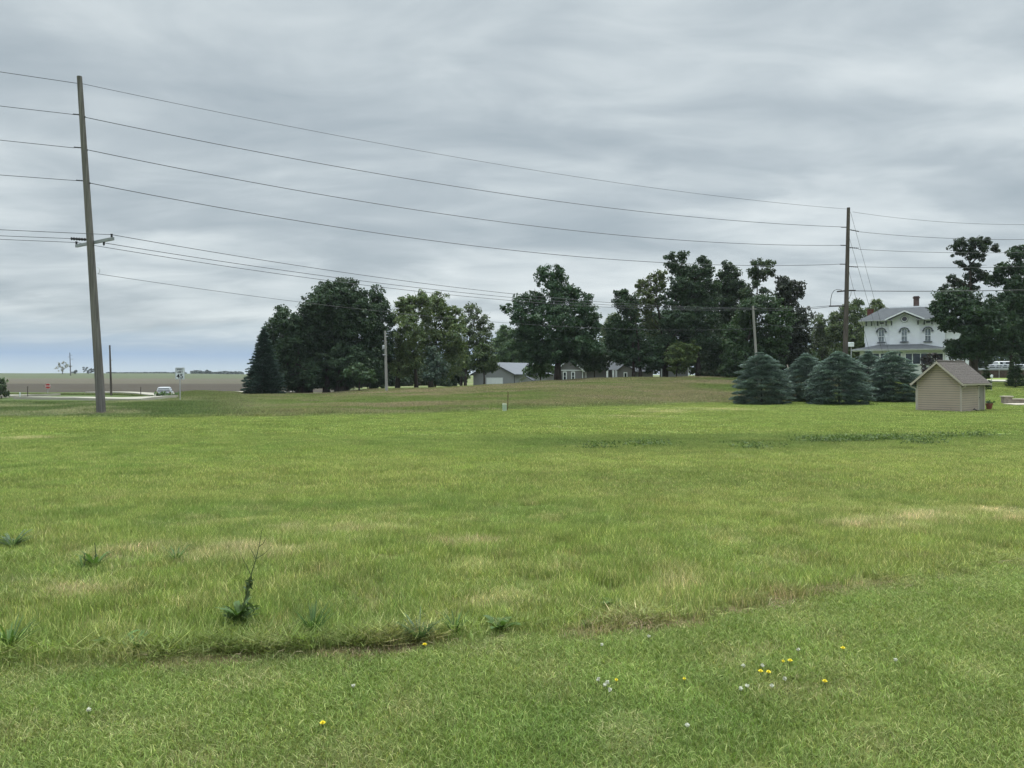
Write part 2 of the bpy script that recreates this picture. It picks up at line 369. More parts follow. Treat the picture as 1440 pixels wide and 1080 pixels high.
# ------------------------------------------------------------------ ground sheet
def build_ground():
    ang = np.concatenate([np.arange(-180, -60, 6), np.arange(-60, -38, 1.0), np.arange(-38, 38, .22), np.arange(38, 60, 1.0), np.arange(60, 180, 6)])
    r = [0.4]
    while r[-1] < 9000: r.append(r[-1] * (1.02 if r[-1] < 160 else 1.05) )
    r = np.array(r); A, Rr = np.meshgrid(R(1) * ang, r)
    X = (Rr * np.sin(A)).ravel(); Y = (Rr * np.cos(A)).ravel(); Z = zt(X, Y)
    n = len(ang); k = len(r)
    V = np.stack([X, Y, Z], 1); V = np.vstack([V, [[0, 0, 0]]])
    i = np.arange(k - 1)[:, None]; j = np.arange(n)[None, :]; j2 = (j + 1) % n
    q = np.stack([(i * n + j), (i * n + j2), ((i + 1) * n + j2), ((i + 1) * n + j)], -1).reshape(-1, 4)[:, ::-1]
    t = np.stack([np.full(n, k * n), (np.arange(n) + 1) % n, np.arange(n)], 1)
    c = albedo(V[:, 0], V[:, 1]); 
    # the soil shows between the blades: a darker, browner base where the grass is modelled
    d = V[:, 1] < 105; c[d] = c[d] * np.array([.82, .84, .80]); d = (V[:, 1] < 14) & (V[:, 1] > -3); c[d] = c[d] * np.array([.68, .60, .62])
    me = fastmesh('ground', V, q, t, shade=c)
    me.polygons.foreach_set('use_smooth', [True] * len(me.polygons))
    m = newmat('ground_soil_and_turf'); tt, nn, l = matnodes(m)
    o = nn('ShaderNodeOutputMaterial'); b = nn('ShaderNodeBsdfPrincipled'); l(b.outputs[0], o.inputs[0])
    a = nn('ShaderNodeAttribute', attribute_name='shade')
    tc = nn('ShaderNodeTexCoord')
    n1 = nn('ShaderNodeTexNoise'); n1.inputs['Scale'].default_value = 22; n1.inputs['Detail'].default_value = 8; n1.inputs['Roughness'].default_value = .7; l(tc.outputs['Object'], n1.inputs['Vector'])
    mp = nn('ShaderNodeMapping'); mp.inputs['Scale'].default_value = (.5, 3, 1); l(tc.outputs['Object'], mp.inputs[0])
    n2 = nn('ShaderNodeTexNoise'); n2.inputs['Scale'].default_value = .3; n2.inputs['Detail'].default_value = 8; n2.inputs['Roughness'].default_value = .65; l(mp.outputs[0], n2.inputs['Vector'])
    mr = nn('ShaderNodeMapRange'); l(n1.outputs['Fac'], mr.inputs[0]); mr.inputs[1].default_value = .3; mr.inputs[2].default_value = .7; mr.inputs[3].default_value = .65; mr.inputs[4].default_value = 1.35
    mr2 = nn('ShaderNodeMapRange'); l(n2.outputs['Fac'], mr2.inputs[0]); mr2.inputs[1].default_value = .3; mr2.inputs[2].default_value = .7; mr2.inputs[3].default_value = .85; mr2.inputs[4].default_value = 1.15
    mm = nn('ShaderNodeMath', operation='MULTIPLY'); l(mr.outputs[0], mm.inputs[0]); l(mr2.outputs[0], mm.inputs[1])
    v = nn('ShaderNodeVectorMath', operation='SCALE'); l(a.outputs['Color'], v.inputs[0]); l(mm.outputs[0], v.inputs[3]); l(v.outputs[0], b.inputs['Base Color'])
    b.inputs['Roughness'].default_value = .95; b.inputs['Specular IOR Level'].default_value = .05
    bp = nn('ShaderNodeBump'); bp.inputs['Strength'].default_value = .5; bp.inputs['Distance'].default_value = .03; l(n1.outputs['Fac'], bp.inputs['Height']); l(bp.outputs[0], b.inputs['Normal'])
    g = meshobj('ground', me, m); tag(g, kind='structure')
build_ground()

# ------------------------------------------------------------------ roads on the left, drive on the right
def ribbon(name, pts, lift, mat, edge=0.0):
    """pts: list of (x, y_near, y_far) world; a paved strip draped on the terrain"""
    V = []; fs = []
    xs = []
    for a, b in zip(pts[:-1], pts[1:]):
        k = max(2, int(abs(b[0] - a[0]) / 1.5))
        for i in range(k): t = i / k; xs.append(tuple(a[m] + (b[m] - a[m]) * t for m in range(3)))
    xs.append(pts[-1]); n = len(xs)
    for x, y0, y1 in xs:
        for y in np.linspace(y0, y1, 4): V.append((x, y, zg(x, y) + lift))
    for i in range(n - 1):
        for j in range(3): fs.append((i * 4 + j, (i + 1) * 4 + j, (i + 1) * 4 + j + 1, i * 4 + j + 1))
    mb = MB(); mb.add(V, fs); o = mb.build(name, mat); tag(o, kind='structure')
    so_ = o.modifiers.new('thick', 'SOLIDIFY'); so_.thickness = .25; so_.offset = 0
    return o
def xw(px, Y): return (px - 720) * Y / F
ribbon('road', [(xw(22, 82), 81.6, 82.0), (xw(60, 82), 80.8, 82.6), (xw(110, 80), 79.4, 82.0), (xw(150, 78), 76.5, 81), (xw(190, 76), 74.5, 81.5), (xw(219, 77), 74, 83)], .12, M['concrete'])
ribbon('side_road', [(xw(-250, 90), 84, 92), (xw(0, 89), 84.5, 91.5), (xw(35, 91), 86.5, 93), (xw(62, 94), 92, 95.2), (xw(82, 96.5), 95.9, 97)], .12, M['concrete'])
ribbon('far_road', [(xw(122, 106), 105.6, 106.6), (xw(150, 106), 104.6, 108), (xw(195, 106), 104.6, 108.5), (xw(255, 108), 105.5, 110), (xw(350, 108), 104.5, 111), (xw(420, 108), 104.5, 111)], .12, M['concrete'])
ribbon('driveway', [(xw(1378, 100), 98.5, 101), (xw(1395, 100), 97, 103), (xw(1440, 100), 97, 103), (xw(1700, 100), 97, 103)], .06, M['gravel'])

# ------------------------------------------------------------------ grass (scattered patches of blades)
lib = bpy.data.collections.new('grass_patches')    # holds the source patches, not placed in the scene itself
def patch(name, mat, rad, nb, h0, h1, w0, lean, seed, yellow=.12, heads=0.0, stiff=0.5):
    rg = np.random.default_rng(seed)
    rr = rad * np.sqrt(rg.random(nb)); th = rg.random(nb) * 6.283
    bx = rr * np.cos(th); by = rr * np.sin(th)
    h = h0 + (h1 - h0) * rg.random(nb) ** 1.4; az = rg.random(nb) * 6.283; ln = lean * (.25 + rg.random(nb)) * h
    dx_, dy_ = np.cos(az), np.sin(az); fa = rg.random(nb) * 6.283; wx, wy = np.cos(fa), np.sin(fa)
    ww = w0 * (.6 + .8 * rg.random(nb))
    def ring(t, wk):
        cx = bx + dx_ * ln * t ** (1 + stiff * 2); cy = by + dy_ * ln * t ** (1 + stiff * 2); cz = h * t * (1 - .25 * lean * t)
        return np.stack([cx - wx * ww * wk, cy - wy * ww * wk, cz], 1), np.stack([cx + wx * ww * wk, cy + wy * ww * wk, cz], 1)
    a0, a1 = ring(np.full(nb, -.02), .5); b0, b1 = ring(np.full(nb, .5), .5); c0, _ = ring(np.full(nb, 1.0), 0)
    V = np.stack([a0, a1, b0, b1, c0], 1).reshape(-1, 3)
    i = np.arange(nb)[:, None] * 5
    q = i + np.array([[0, 1, 3, 2]]); t = i + np.array([[2, 3, 4]])
    base = .62 + .80 * rg.random(nb) ** 1.3; shade = np.stack([base, base, base], 1)
    ye = rg.random(nb) < yellow; k = rg.random(nb)
    shade[ye] *= np.stack([1.8 + .6 * k[ye], 1.45 + .4 * k[ye], 2.0 + .8 * k[ye]], 1)
    sh = np.repeat(shade, 5, 0).reshape(nb, 5, 3)
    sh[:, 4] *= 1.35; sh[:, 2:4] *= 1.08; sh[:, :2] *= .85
    if heads: 
        hd = rg.random(nb) < heads; sh[hd, 4] *= np.array([1.6, 1.4, 1.5]); sh[hd, 2:4] *= np.array([1.2, 1.1, 1.1])
    me = fastmesh(name, V, q, t, shade=sh.reshape(-1, 3)); me.materials.append(mat)
    o = bpy.data.objects.new(name, me); return o
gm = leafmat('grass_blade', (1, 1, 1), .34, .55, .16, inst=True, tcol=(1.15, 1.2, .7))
def scatter(name, label, protos, X, Y, scl, seed, colr=None, lift=0.0):
    rg = np.random.default_rng(seed); n = len(X)
    c = bpy.data.collections.new(name + '_source')
    for p in protos: c.objects.link(p)
    me = bpy.data.meshes.new(name); me.vertices.add(n)
    V = np.stack([X, Y, zt(X, Y) + lift], 1).astype(np.float32); me.vertices.foreach_set('co', V.ravel())
    a = me.attributes.new('rotz', 'FLOAT_VECTOR', 'POINT'); rot = np.zeros((n, 3), np.float32); rot[:, 2] = rg.random(n) * 6.283; a.data.foreach_set('vector', rot.ravel())
    a = me.attributes.new('scl', 'FLOAT_VECTOR', 'POINT'); s = np.asarray(scl, np.float32); s3 = s if s.ndim == 2 else np.stack([np.ones_like(s), np.ones_like(s), s], 1); a.data.foreach_set('vector', s3.astype(np.float32).ravel())
    a = me.attributes.new('pick', 'INT', 'POINT'); a.data.foreach_set('value', rg.integers(0, len(protos), n).astype(np.int32))
    a = me.attributes.new('gcol', 'FLOAT_VECTOR', 'POINT'); cc = (albedo(X, Y) if colr is None else colr) * (.72 + .56 * rg.random((n, 1))) * (1 + .10 * (rg.random((n, 3)) - .5)); a.data.foreach_set('vector', cc.astype(np.float32).ravel())
    o = bpy.data.objects.new(name, me); col.objects.link(o); tag(o, label, 'grass', kind='stuff')
    g = bpy.data.node_groups.new(name + '_scatter', 'GeometryNodeTree')
    g.interface.new_socket('Geometry', in_out='INPUT', socket_type='NodeSocketGeometry'); g.interface.new_socket('Geometry', in_out='OUTPUT', socket_type='NodeSocketGeometry')
    gi = g.nodes.new('NodeGroupInput'); go = g.nodes.new('NodeGroupOutput'); ip = g.nodes.new('GeometryNodeInstanceOnPoints')
    ci = g.nodes.new('GeometryNodeCollectionInfo'); ci.inputs['Collection'].default_value = c; ci.inputs['Separate Children'].default_value = True; ci.inputs['Reset Children'].default_value = True
    def na(nm, ty):
        x = g.nodes.new('GeometryNodeInputNamedAttribute'); x.data_type = ty; x.inputs['Name'].default_value = nm
        return [s_ for s_ in x.outputs if s_.enabled and s_.name == 'Attribute'][0]
    g.links.new(gi.outputs[0], ip.inputs['Points']); g.links.new(ci.outputs[0], ip.inputs['Instance']); ip.inputs['Pick Instance'].default_value = True
    g.links.new(na('pick', 'INT'), ip.inputs['Instance Index']); g.links.new(na('rotz', 'FLOAT_VECTOR'), ip.inputs['Rotation']); g.links.new(na('scl', 'FLOAT_VECTOR'), ip.inputs['Scale'])
    g.links.new(ip.outputs[0], go.inputs[0])
    md = o.modifiers.new('scatter', 'NODES'); md.node_group = g
    return o
def fan(y0, y1, dens, seed, margin=.8, k=.70):
    rg = np.random.default_rng(seed); area = k * (y1 * y1 - y0 * y0) + 2 * margin * (y1 - y0); n = int(area * dens * 1.25)
    Y = np.sqrt(rg.random(n) * (y1 * y1 - y0 * y0) + y0 * y0); X = (rg.random(n) * 2 - 1) * (k * Y + margin)
    return X, Y
S = {}
S['lawn'] = [patch('lawn_patch', gm, .15, 190, .016, .042, .0030, 1.1, 100 + i, .17) for i in range(5)]
S['near'] = [patch('meadow_patch', gm, .15, 170, .04, .115, .0034, .42, 200 + i, .20, .0, .5) for i in range(5)]
S['mid'] = [patch('meadow_mid_patch', gm, .32, 210, .04, .10, .0070, .45, 300 + i, .2) for i in range(4)]
S['far'] = [patch('meadow_far_patch', gm, .6, 190, .03, .09, .015, .5, 400 + i, .14) for i in range(4)]
S['rough'] = [patch('rough_patch', gm, .7, 130, .12, .42, .022, .5, 500 + i, .12, .5) for i in range(4)]
S['edge'] = [patch('edge_patch', gm, .10, 70, .06, .22, .0048, .8, 600 + i, .12, 0, .8) for i in range(4)]

X, Y = fan(2.2, 9.0, 110, 1); ed = edge_d(X, Y); k = ed < .07
bare = (np.random.default_rng(5).random(len(X)) < .55) & (ed > -.16) & (fbm(X * 1.3, Y * 1.3, 41, 3) > .55); k &= ~bare
X, Y = X[k], Y[k]; ht = (.75 + .6 * fbm(X * 1.7, Y * 1.7, 8, 3)) * (1 + .25 * smooth(-.15, .05, edge_d(X, Y)))
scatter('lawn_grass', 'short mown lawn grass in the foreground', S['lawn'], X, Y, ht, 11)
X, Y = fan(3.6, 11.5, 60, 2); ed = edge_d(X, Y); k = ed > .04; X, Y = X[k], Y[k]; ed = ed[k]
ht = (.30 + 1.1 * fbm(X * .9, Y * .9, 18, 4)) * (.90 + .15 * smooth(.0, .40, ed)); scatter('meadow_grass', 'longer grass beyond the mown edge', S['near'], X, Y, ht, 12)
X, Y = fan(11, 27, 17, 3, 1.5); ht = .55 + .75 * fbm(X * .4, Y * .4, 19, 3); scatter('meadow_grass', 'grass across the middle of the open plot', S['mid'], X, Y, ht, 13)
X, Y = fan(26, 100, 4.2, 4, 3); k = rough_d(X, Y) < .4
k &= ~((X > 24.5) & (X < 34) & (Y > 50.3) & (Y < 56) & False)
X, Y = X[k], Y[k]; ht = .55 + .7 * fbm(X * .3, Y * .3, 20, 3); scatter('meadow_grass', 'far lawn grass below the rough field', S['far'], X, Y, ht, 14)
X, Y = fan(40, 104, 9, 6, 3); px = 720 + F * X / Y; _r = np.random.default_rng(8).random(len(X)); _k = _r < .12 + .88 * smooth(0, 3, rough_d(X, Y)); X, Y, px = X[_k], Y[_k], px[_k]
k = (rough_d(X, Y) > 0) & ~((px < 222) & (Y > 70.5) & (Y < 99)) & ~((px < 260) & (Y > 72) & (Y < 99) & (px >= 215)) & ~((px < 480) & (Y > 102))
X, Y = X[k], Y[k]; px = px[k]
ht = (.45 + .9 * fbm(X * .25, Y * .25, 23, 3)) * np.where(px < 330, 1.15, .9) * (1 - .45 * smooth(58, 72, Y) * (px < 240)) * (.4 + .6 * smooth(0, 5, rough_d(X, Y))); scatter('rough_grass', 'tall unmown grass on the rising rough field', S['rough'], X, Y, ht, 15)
# taller fringe along the mown edge
rg = np.random.default_rng(77); n = 1000; pxs = rg.random(n) * 1700 - 130; Y = np.interp(pxs, EPX, EY) + .02 + np.abs(rg.normal(.02, .09, n)) - .02; X = (pxs - 720) * Y / F
dn = smooth(.35, .6, fbm(X * 1.1, Y * 1.1, 88, 3)) * np.where(pxs > 1000, .35, 1.0); k = rg.random(n) < .08 + .55 * dn; X, Y = X[k], Y[k]
cc = albedo(X, Y + .2) * np.array([.92, .88, .85]) * (.8 + .4 * rg.random((len(X), 1))); scatter('edge_grass', 'taller darker tufts along the mown edge', S['edge'], X, Y, (.35 + .65 * rg.random(len(X))) * np.where((X > 1), .7, 1), 16, cc)

# ------------------------------------------------------------------ foliage builders
def leaf_quads(C, size, rg, up=.5, outd=None, long=1.6):
    n = len(C); nrm = rg.normal(size=(n, 3)); nrm[:, 2] += up * 1.6
    if outd is not None: nrm += outd * .8
    nrm /= np.linalg.norm(nrm, axis=1, keepdims=True) + 1e-9
    t = rg.normal(size=(n, 3)); t -= nrm * (t * nrm).sum(1, keepdims=True); t /= np.linalg.norm(t, axis=1, keepdims=True) + 1e-9
    b = np.cross(nrm, t); s = (size * (.65 + .7 * rg.random(n)))[:, None]
    return np.stack([C - t * s * long * .5, C + b * s * .5 - t * s * .05 * long, C + t * s * long * .5, C - b * s * .5 - t * s * .05 * long], 1).reshape(-1, 3)
def limb(mb, a, b, r0, r1, rnd, n=5, bend=.12, seg=4):
    a = Vector(a); b = Vector(b); d = (b - a).length; off = Vector((rnd.uniform(-1, 1), rnd.uniform(-1, 1), rnd.uniform(.2, 1))) * d * bend
    pts = [a.lerp(b, i / seg) + off * math.sin(math.pi * i / seg) for i in range(seg + 1)]
    mb.tube(pts, [r0 + (r1 - r0) * i / seg for i in range(seg + 1)], n); return pts
leafm = {}
def foliage_mat(tint, trans=.22):
    k = (tuple(tint), trans)
    if k not in leafm: leafm[k] = leafmat('leaves', tint, trans, .55, .2)
    return leafm[k]
def tree(name, label, px, Y, blobs, tw, tint, seed, base_py=None, cat='tree', group=None, leaf=.20, dens=5.2, per=40, trans=.20, bark='bark', trunks=None, topfrac=.7, clump=.60, depth=.85, bare=0, shadev=.22, noempty=False):
    """a tree standing at picture column px, depth Y; blobs give the masses of its crown (column, row, half-width, half-height)"""
    rnd = random.Random(seed); rg = np.random.default_rng(seed)
    x0 = xw(px, Y); z0 = zg(x0, Y) if base_py is None else EYE - (base_py - HY) * Y / F
    e = empty(name, (x0, Y, z0), 0, label, cat, group); k = Y / F
    B = []
    Cs = []; Os = []; Sh = []
    for (bx, by, rx, ry) in blobs:
        cx = (bx - 720) * k - x0; cz = EYE - (by - HY) * k - z0; wx = rx * k * 1.10 + .12; wz = ry * k * 1.10 + .12; wy = max(.6, (wx + wz) * .5 * 1.05)
        cy = rnd.uniform(-1, 1) * min(wy * depth * .8, 2.4); B.append((cx, cy, cz, wx, wy, wz))
        n = max(5, int(dens * math.pi * wx * wz))
        d = rg.normal(size=(n, 3)); d /= np.linalg.norm(d, axis=1, keepdims=True); r = rg.random(n) ** (1 / 2.6)
        r *= .80 + .30 * rg.random(n)
        c = d * r[:, None] * np.array([wx, wy, wz]) * .93 + np.array([cx, cy, cz])
        c[:, 2] = np.maximum(c[:, 2], .35)
        cr = clump * (.6 + .7 * rg.random(n)); cr = np.minimum(cr, .55 * min(wx, wz) + .15)
        m = per; q = rg.normal(size=(n, m, 3)); q /= np.linalg.norm(q, axis=2, keepdims=True); q *= (rg.random((n, m)) ** .45)[:, :, None] * cr[:, None, None]
        q[:, :, 2] *= .75
        Cs.append((c[:, None, :] + q).reshape(-1, 3)); Os.append((q / cr[:, None, None]).reshape(-1, 3) + np.repeat(d, m, 0) * .5)
        cs = 1 + shadev * (rg.random(n) * 2 - 1); Sh.append((cs[:, None] * (.82 + .36 * rg.random((n, m)))).ravel())
    C = np.concatenate(Cs); O = np.concatenate(Os); sh = np.concatenate(Sh)
    V = leaf_quads(C, leaf, rg, .45, O); Q = np.arange(len(V)).reshape(-1, 4)
    hue = rg.random(len(C)); col3 = np.stack([sh * (.9 + .25 * hue), sh, sh * (1.08 - .2 * hue)], 1)
    me = fastmesh('crown', V, Q, shade=np.repeat(col3, 4, 0)); meshobj('crown', me, foliage_mat(tint, trans), e)
    mb = MB(); tl = trunks or [(px, None, tw)]
    top = max(b[2] for b in B); cen = np.average([[b[0], b[1], b[2]] for b in B], axis=0, weights=[b[3] * b[5] for b in B])
    for ti, (tp, _, twp) in enumerate(tl):
        tx = (tp - 720) * k - x0; r0 = twp * k / 2; ty = 0 if ti == 0 else rnd.uniform(-.6, .6)
        H = top * topfrac; tipx = (cen[0] * .6 + tx * .4); pts = []
        for i in range(9):
            t = i / 8; pts.append((tx + (tipx - tx) * t ** 1.6 + rnd.uniform(-.06, .06) * r0 * 6 * t, ty + cen[1] * t ** 2 * .5, -.35 + (H + .35) * t))
        mb.tube(pts, [r0 * (1.35 if i == 0 else (1.08 if i == 1 else 1 - .78 * i / 8)) for i in range(9)], 9)
        for bi, (cx, cy, cz, wx, wy, wz) in enumerate(B):
            if len(tl) > 1 and bi % len(tl) != ti: continue
            hd = math.hypot(cx - tx, cy); zs = max(.22 * top, min(cz - .55 * hd - .3, H * .93)); t = min(.95, max(.1, (zs + .35) / (H + .35)))
            i = int(t * 8); f = t * 8 - i; a = Vector(pts[i]).lerp(Vector(pts[min(8, i + 1)]), f)
            rr = r0 * (1 - .7 * t) * .5; lp = limb(mb, a, (cx, cy, cz + wz * .3), max(.05, rr), .03, rnd, 5)
            for _ in range(5):
                s_ = lp[rnd.randint(2, 4)]; dd = Vector((rnd.gauss(0, 1), rnd.gauss(0, 1), rnd.gauss(.4, .8))).normalized()
                limb(mb, s_, s_ + Vector((dd.x * wx, dd.y * wy, dd.z * wz)) * .85, max(.03, rr * .35), .012, rnd, 4, .1, 3)
            for _ in range(bare):
                s_ = lp[3]; dd = Vector((rnd.gauss(0, .5), rnd.gauss(0, .5), 1)).normalized()
                limb(mb, s_, s_ + dd * wz * rnd.uniform(1.2, 1.7), .03, .008, rnd, 4, .1, 3)
    mb.build('trunk', M[bark], e, smooth_=True)
    return e
def conifer(name, label, px, Y, base_py, Rm, H, tint, seed, profile, cat='spruce', group=None, tier=.25, step=.42, padl=.62, ndl=46, needle=.055, nlen=.26, droop=.15, tilt=.25, tipc=1.35, trans=.08, gapv=.2, bark='bark', thick=.28, limbs=True, jit=.28):
    rnd = random.Random(seed); rg = np.random.default_rng(seed)
    x0 = xw(px, Y); z0 = EYE - (base_py - HY) * Y / F; e = empty(name, (x0, Y, z0), 0, label, cat, group)
    C = []; D = []; T = []
    z = .10
    mb = MB(); mb.tube([(0, 0, -.3), (0, 0, H * .5), (0, 0, H * .96)], [Rm * .045, Rm * .025, .015], 8)
    while z < H:
        h = z / H; r = Rm * profile(h)
        for layer, rf in ((0, 1.0), (1, .70), (2, .42)):
            rr = r * rf
            if layer and r < .5 * layer: continue
            n = max(3, int(2 * math.pi * rr / (step * (1 + layer * .5)))); ph = rnd.random() * 6.28
            for i in range(n):
                a = ph + 6.283 * (i + rnd.uniform(-.4, .4)) / n; rad = rr * (1 + rnd.uniform(-gapv, gapv * .45)); zz = z + rnd.uniform(-jit, jit) * tier
                pl = padl * (.55 + .45 * min(1, rad / (.5 * Rm))) * rnd.uniform(.7, 1.2); pw = pl * rnd.uniform(.45, .65); pt_ = pl * thick * rnd.uniform(.7, 1.2) * (1 + .9 * (layer > 0))
                m = int(ndl * (1 if layer == 0 else .8))
                s_ = rg.random(m) ** .75; w_ = rg.uniform(-1, 1, m) * np.sqrt(np.clip(1.0 - (2 * s_ - 1) ** 2 * .8, 0.05, 1)); t_ = rg.random(m) * np.sqrt(np.clip(1.05 - w_ ** 2, .05, 1)) * np.clip(1.15 - s_ ** 3, .1, 1)
                ca, sa = math.cos(a), math.sin(a)
                R_ = rad - pl * .75 + s_ * pl
                cx = ca * R_ - sa * w_ * pw; cy = sa * R_ + ca * w_ * pw
                cz = zz + t_ * pt_ + tilt * pl * s_ - np.abs(w_) * pw * droop - s_ ** 2 * pl * droop * .5
                dr = np.stack([ca * (.4 + s_) - sa * w_ * 1.1 + rg.normal(size=m) * .3, sa * (.4 + s_) + ca * w_ * 1.1 + rg.normal(size=m) * .3, .35 + rg.normal(size=m) * .3], 1)
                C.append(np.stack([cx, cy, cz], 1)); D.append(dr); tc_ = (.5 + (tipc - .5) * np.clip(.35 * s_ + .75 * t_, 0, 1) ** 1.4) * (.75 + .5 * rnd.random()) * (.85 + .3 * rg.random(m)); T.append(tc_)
            if limbs and layer == 0 and n > 3:
                for i in range(0, n, 2): a = ph + 6.283 * i / n; mb.tube([(0, 0, z - .15 * r), (math.cos(a) * r * .55, math.sin(a) * r * .55, z)], [.02, .008], 4, False)
        z += tier * (1 if h < .75 else .7)
    n = 30; C.append(np.stack([rg.normal(size=n) * .04, rg.normal(size=n) * .04, H - rg.random(n) * tier * 1.8], 1)); D.append(np.stack([rg.normal(size=n) * .5, rg.normal(size=n) * .5, np.ones(n)], 1)); T.append(np.full(n, 1.0))
    C = np.concatenate(C); D = np.concatenate(D); T = np.concatenate(T); C[:, 2] = np.maximum(C[:, 2], .03)
    D /= np.linalg.norm(D, axis=1, keepdims=True); n = len(C); sd_ = rg.normal(size=(n, 3)); sd_[:, 2] *= .45
    sd_ = np.cross(D, np.cross(sd_, D)); sd_ /= np.linalg.norm(sd_, axis=1, keepdims=True) + 1e-9
    ln = (nlen * (.6 + .8 * rg.random(n)))[:, None]; wd = (needle * (.7 + .6 * rg.random(n)))[:, None]
    V = np.stack([C - D * ln * .5, C + sd_ * wd, C + D * ln * .5, C - sd_ * wd], 1).reshape(-1, 3)
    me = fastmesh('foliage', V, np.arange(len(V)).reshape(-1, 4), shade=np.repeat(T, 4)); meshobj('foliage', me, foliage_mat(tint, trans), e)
    mb.build('trunk', M[bark], e, smooth_=True); return e

# ------------------------------------------------------------------ blue spruces in front of the right pole
BS = (.108, .150, .128)
def dome(h): return max(.02, (1 - max(0, (h - .22) / .78) ** 2.0) ** .72 * (.90 + .10 * min(1, h / .12)))
GS = 'blue spruces in a row on the lawn'
SPR = dict(tier=.43, step=.62, padl=.95, ndl=260, needle=.022, nlen=.13, droop=.18, tilt=.10, tipc=2.1, gapv=.26, thick=.27, limbs=False, jit=.34)
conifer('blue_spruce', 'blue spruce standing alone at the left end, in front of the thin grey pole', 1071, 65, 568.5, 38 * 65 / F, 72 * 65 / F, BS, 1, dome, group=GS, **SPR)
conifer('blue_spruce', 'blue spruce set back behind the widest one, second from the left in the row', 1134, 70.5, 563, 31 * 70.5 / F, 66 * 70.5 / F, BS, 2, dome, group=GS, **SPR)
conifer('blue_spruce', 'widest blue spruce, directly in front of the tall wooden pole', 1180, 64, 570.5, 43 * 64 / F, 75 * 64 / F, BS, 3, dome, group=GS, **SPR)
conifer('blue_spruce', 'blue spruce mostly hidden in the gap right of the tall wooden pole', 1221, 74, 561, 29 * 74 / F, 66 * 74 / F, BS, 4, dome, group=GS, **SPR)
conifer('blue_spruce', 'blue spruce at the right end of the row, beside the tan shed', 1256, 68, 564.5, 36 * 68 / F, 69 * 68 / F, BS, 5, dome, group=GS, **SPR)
# far left spruce of the tree line
conifer('spruce', 'tall dark pointed spruce at the left end of the tree line', 371, 95, 557.5, 31 * 95 / F, 97 * 95 / F, (.050, .085, .066), 6, lambda h: max(.03, (1 - h) ** .85 * (.86 + .14 * min(1, h * 6))), tier=.36, step=.5, padl=.85, ndl=44, needle=.05, nlen=.30, gapv=.3, tilt=.12)
# small evergreens on the right lawn
GE = 'young evergreens on the right lawn'
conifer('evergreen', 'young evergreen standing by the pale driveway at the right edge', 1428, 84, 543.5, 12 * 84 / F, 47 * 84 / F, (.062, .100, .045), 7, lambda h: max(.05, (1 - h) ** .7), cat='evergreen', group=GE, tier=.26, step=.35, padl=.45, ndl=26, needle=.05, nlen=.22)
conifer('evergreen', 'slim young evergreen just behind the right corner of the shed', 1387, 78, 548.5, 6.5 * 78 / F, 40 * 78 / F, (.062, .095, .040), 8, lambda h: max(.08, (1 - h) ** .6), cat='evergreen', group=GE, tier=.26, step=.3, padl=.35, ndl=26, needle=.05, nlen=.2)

# ------------------------------------------------------------------ the tree line
DG = (.040, .070, .034); DG2 = (.042, .080, .038); LG = (.105, .145, .055); MG = (.070, .118, .048); OG = (.085, .115, .055); PG = (.130, .165, .085)
G1 = 'trees along the left half of the tree line'; G2 = 'trees in the middle and right of the tree line'; G3 = 'trees beside and behind the white house'
tree('maple_tree', 'dark maple forming the sloping left shoulder of the big left tree mass', 424, 104, [(408, 455, 20, 20), (394, 440, 10, 10), (381, 466, 9, 11), (398, 485, 32, 32), (388, 515, 27, 30), (420, 500, 34, 42), (432, 462, 26, 26), (436, 438, 18, 16), (412, 538, 20, 12), (386, 535, 22, 12), (440, 530, 16, 18)], 15, DG, 21, group=G1, topfrac=.6)
tree('maple_tree', 'tallest dark maple with a rounded top in the big left tree mass', 481, 106, [(455, 409, 17, 14), (472, 404, 12, 10), (488, 404, 17, 12), (445, 425, 24, 18), (480, 428, 36, 25), (508, 422, 14, 14), (465, 460, 45, 35), (500, 450, 33, 33), (470, 500, 45, 34), (495, 508, 38, 30), (470, 533, 30, 16), (497, 532, 16, 14)], 17, DG, 22, group=G1, topfrac=.62, trunks=[(481, 0, 17), (432, 0, 12), (458, 0, 9)])
tree('maple_tree', 'dark maple with ragged leafy knobs on top, ending the left tree mass', 524, 109, [(527, 413, 10, 10), (535, 427, 9, 8), (518, 438, 18, 18), (541, 436, 8, 10), (547, 450, 8, 8), (530, 465, 22, 22), (527, 490, 26, 26), (517, 515, 26, 24), (530, 530, 18, 18)], 8, DG, 23, group=G1)
tree('young_maple_tree', 'small mid green maple in front of the left tree mass', 505, 98, [(490, 526, 9, 6), (503, 521, 12, 8), (516, 527, 10, 8), (505, 531, 13, 6), (522, 537, 6, 5)], 3.5, (.052, .090, .038), 24, cat='young tree', group=G1, leaf=.2)
tree('ash_tree', 'light green loose ash tree just right of the thin pole with the transformer', 559, 112, [(575, 424, 12, 9), (566, 428, 11, 10), (590, 418, 10, 8), (598, 424, 9, 9), (562, 442, 12, 12), (584, 438, 22, 16), (574, 465, 28, 25), (560, 490, 22, 24), (568, 515, 22, 18), (580, 500, 20, 20)], 6.5, LG, 25, group=G1, trunks=[(559, 0, 6.5), (586, 0, 5.5)], dens=3.4, bare=1)
tree('ash_tree', 'highest light green ash tree between the left tree mass and the grey garage', 606, 116, [(612, 418, 10, 8), (618, 428, 16, 14), (606, 440, 14, 14), (626, 440, 14, 12), (636, 452, 13, 13), (645, 440, 6, 7), (606, 470, 32, 26), (636, 472, 22, 22), (602, 500, 28, 22), (636, 500, 20, 26), (626, 525, 16, 10)], 7, LG, 26, group=G1, dens=3.4)
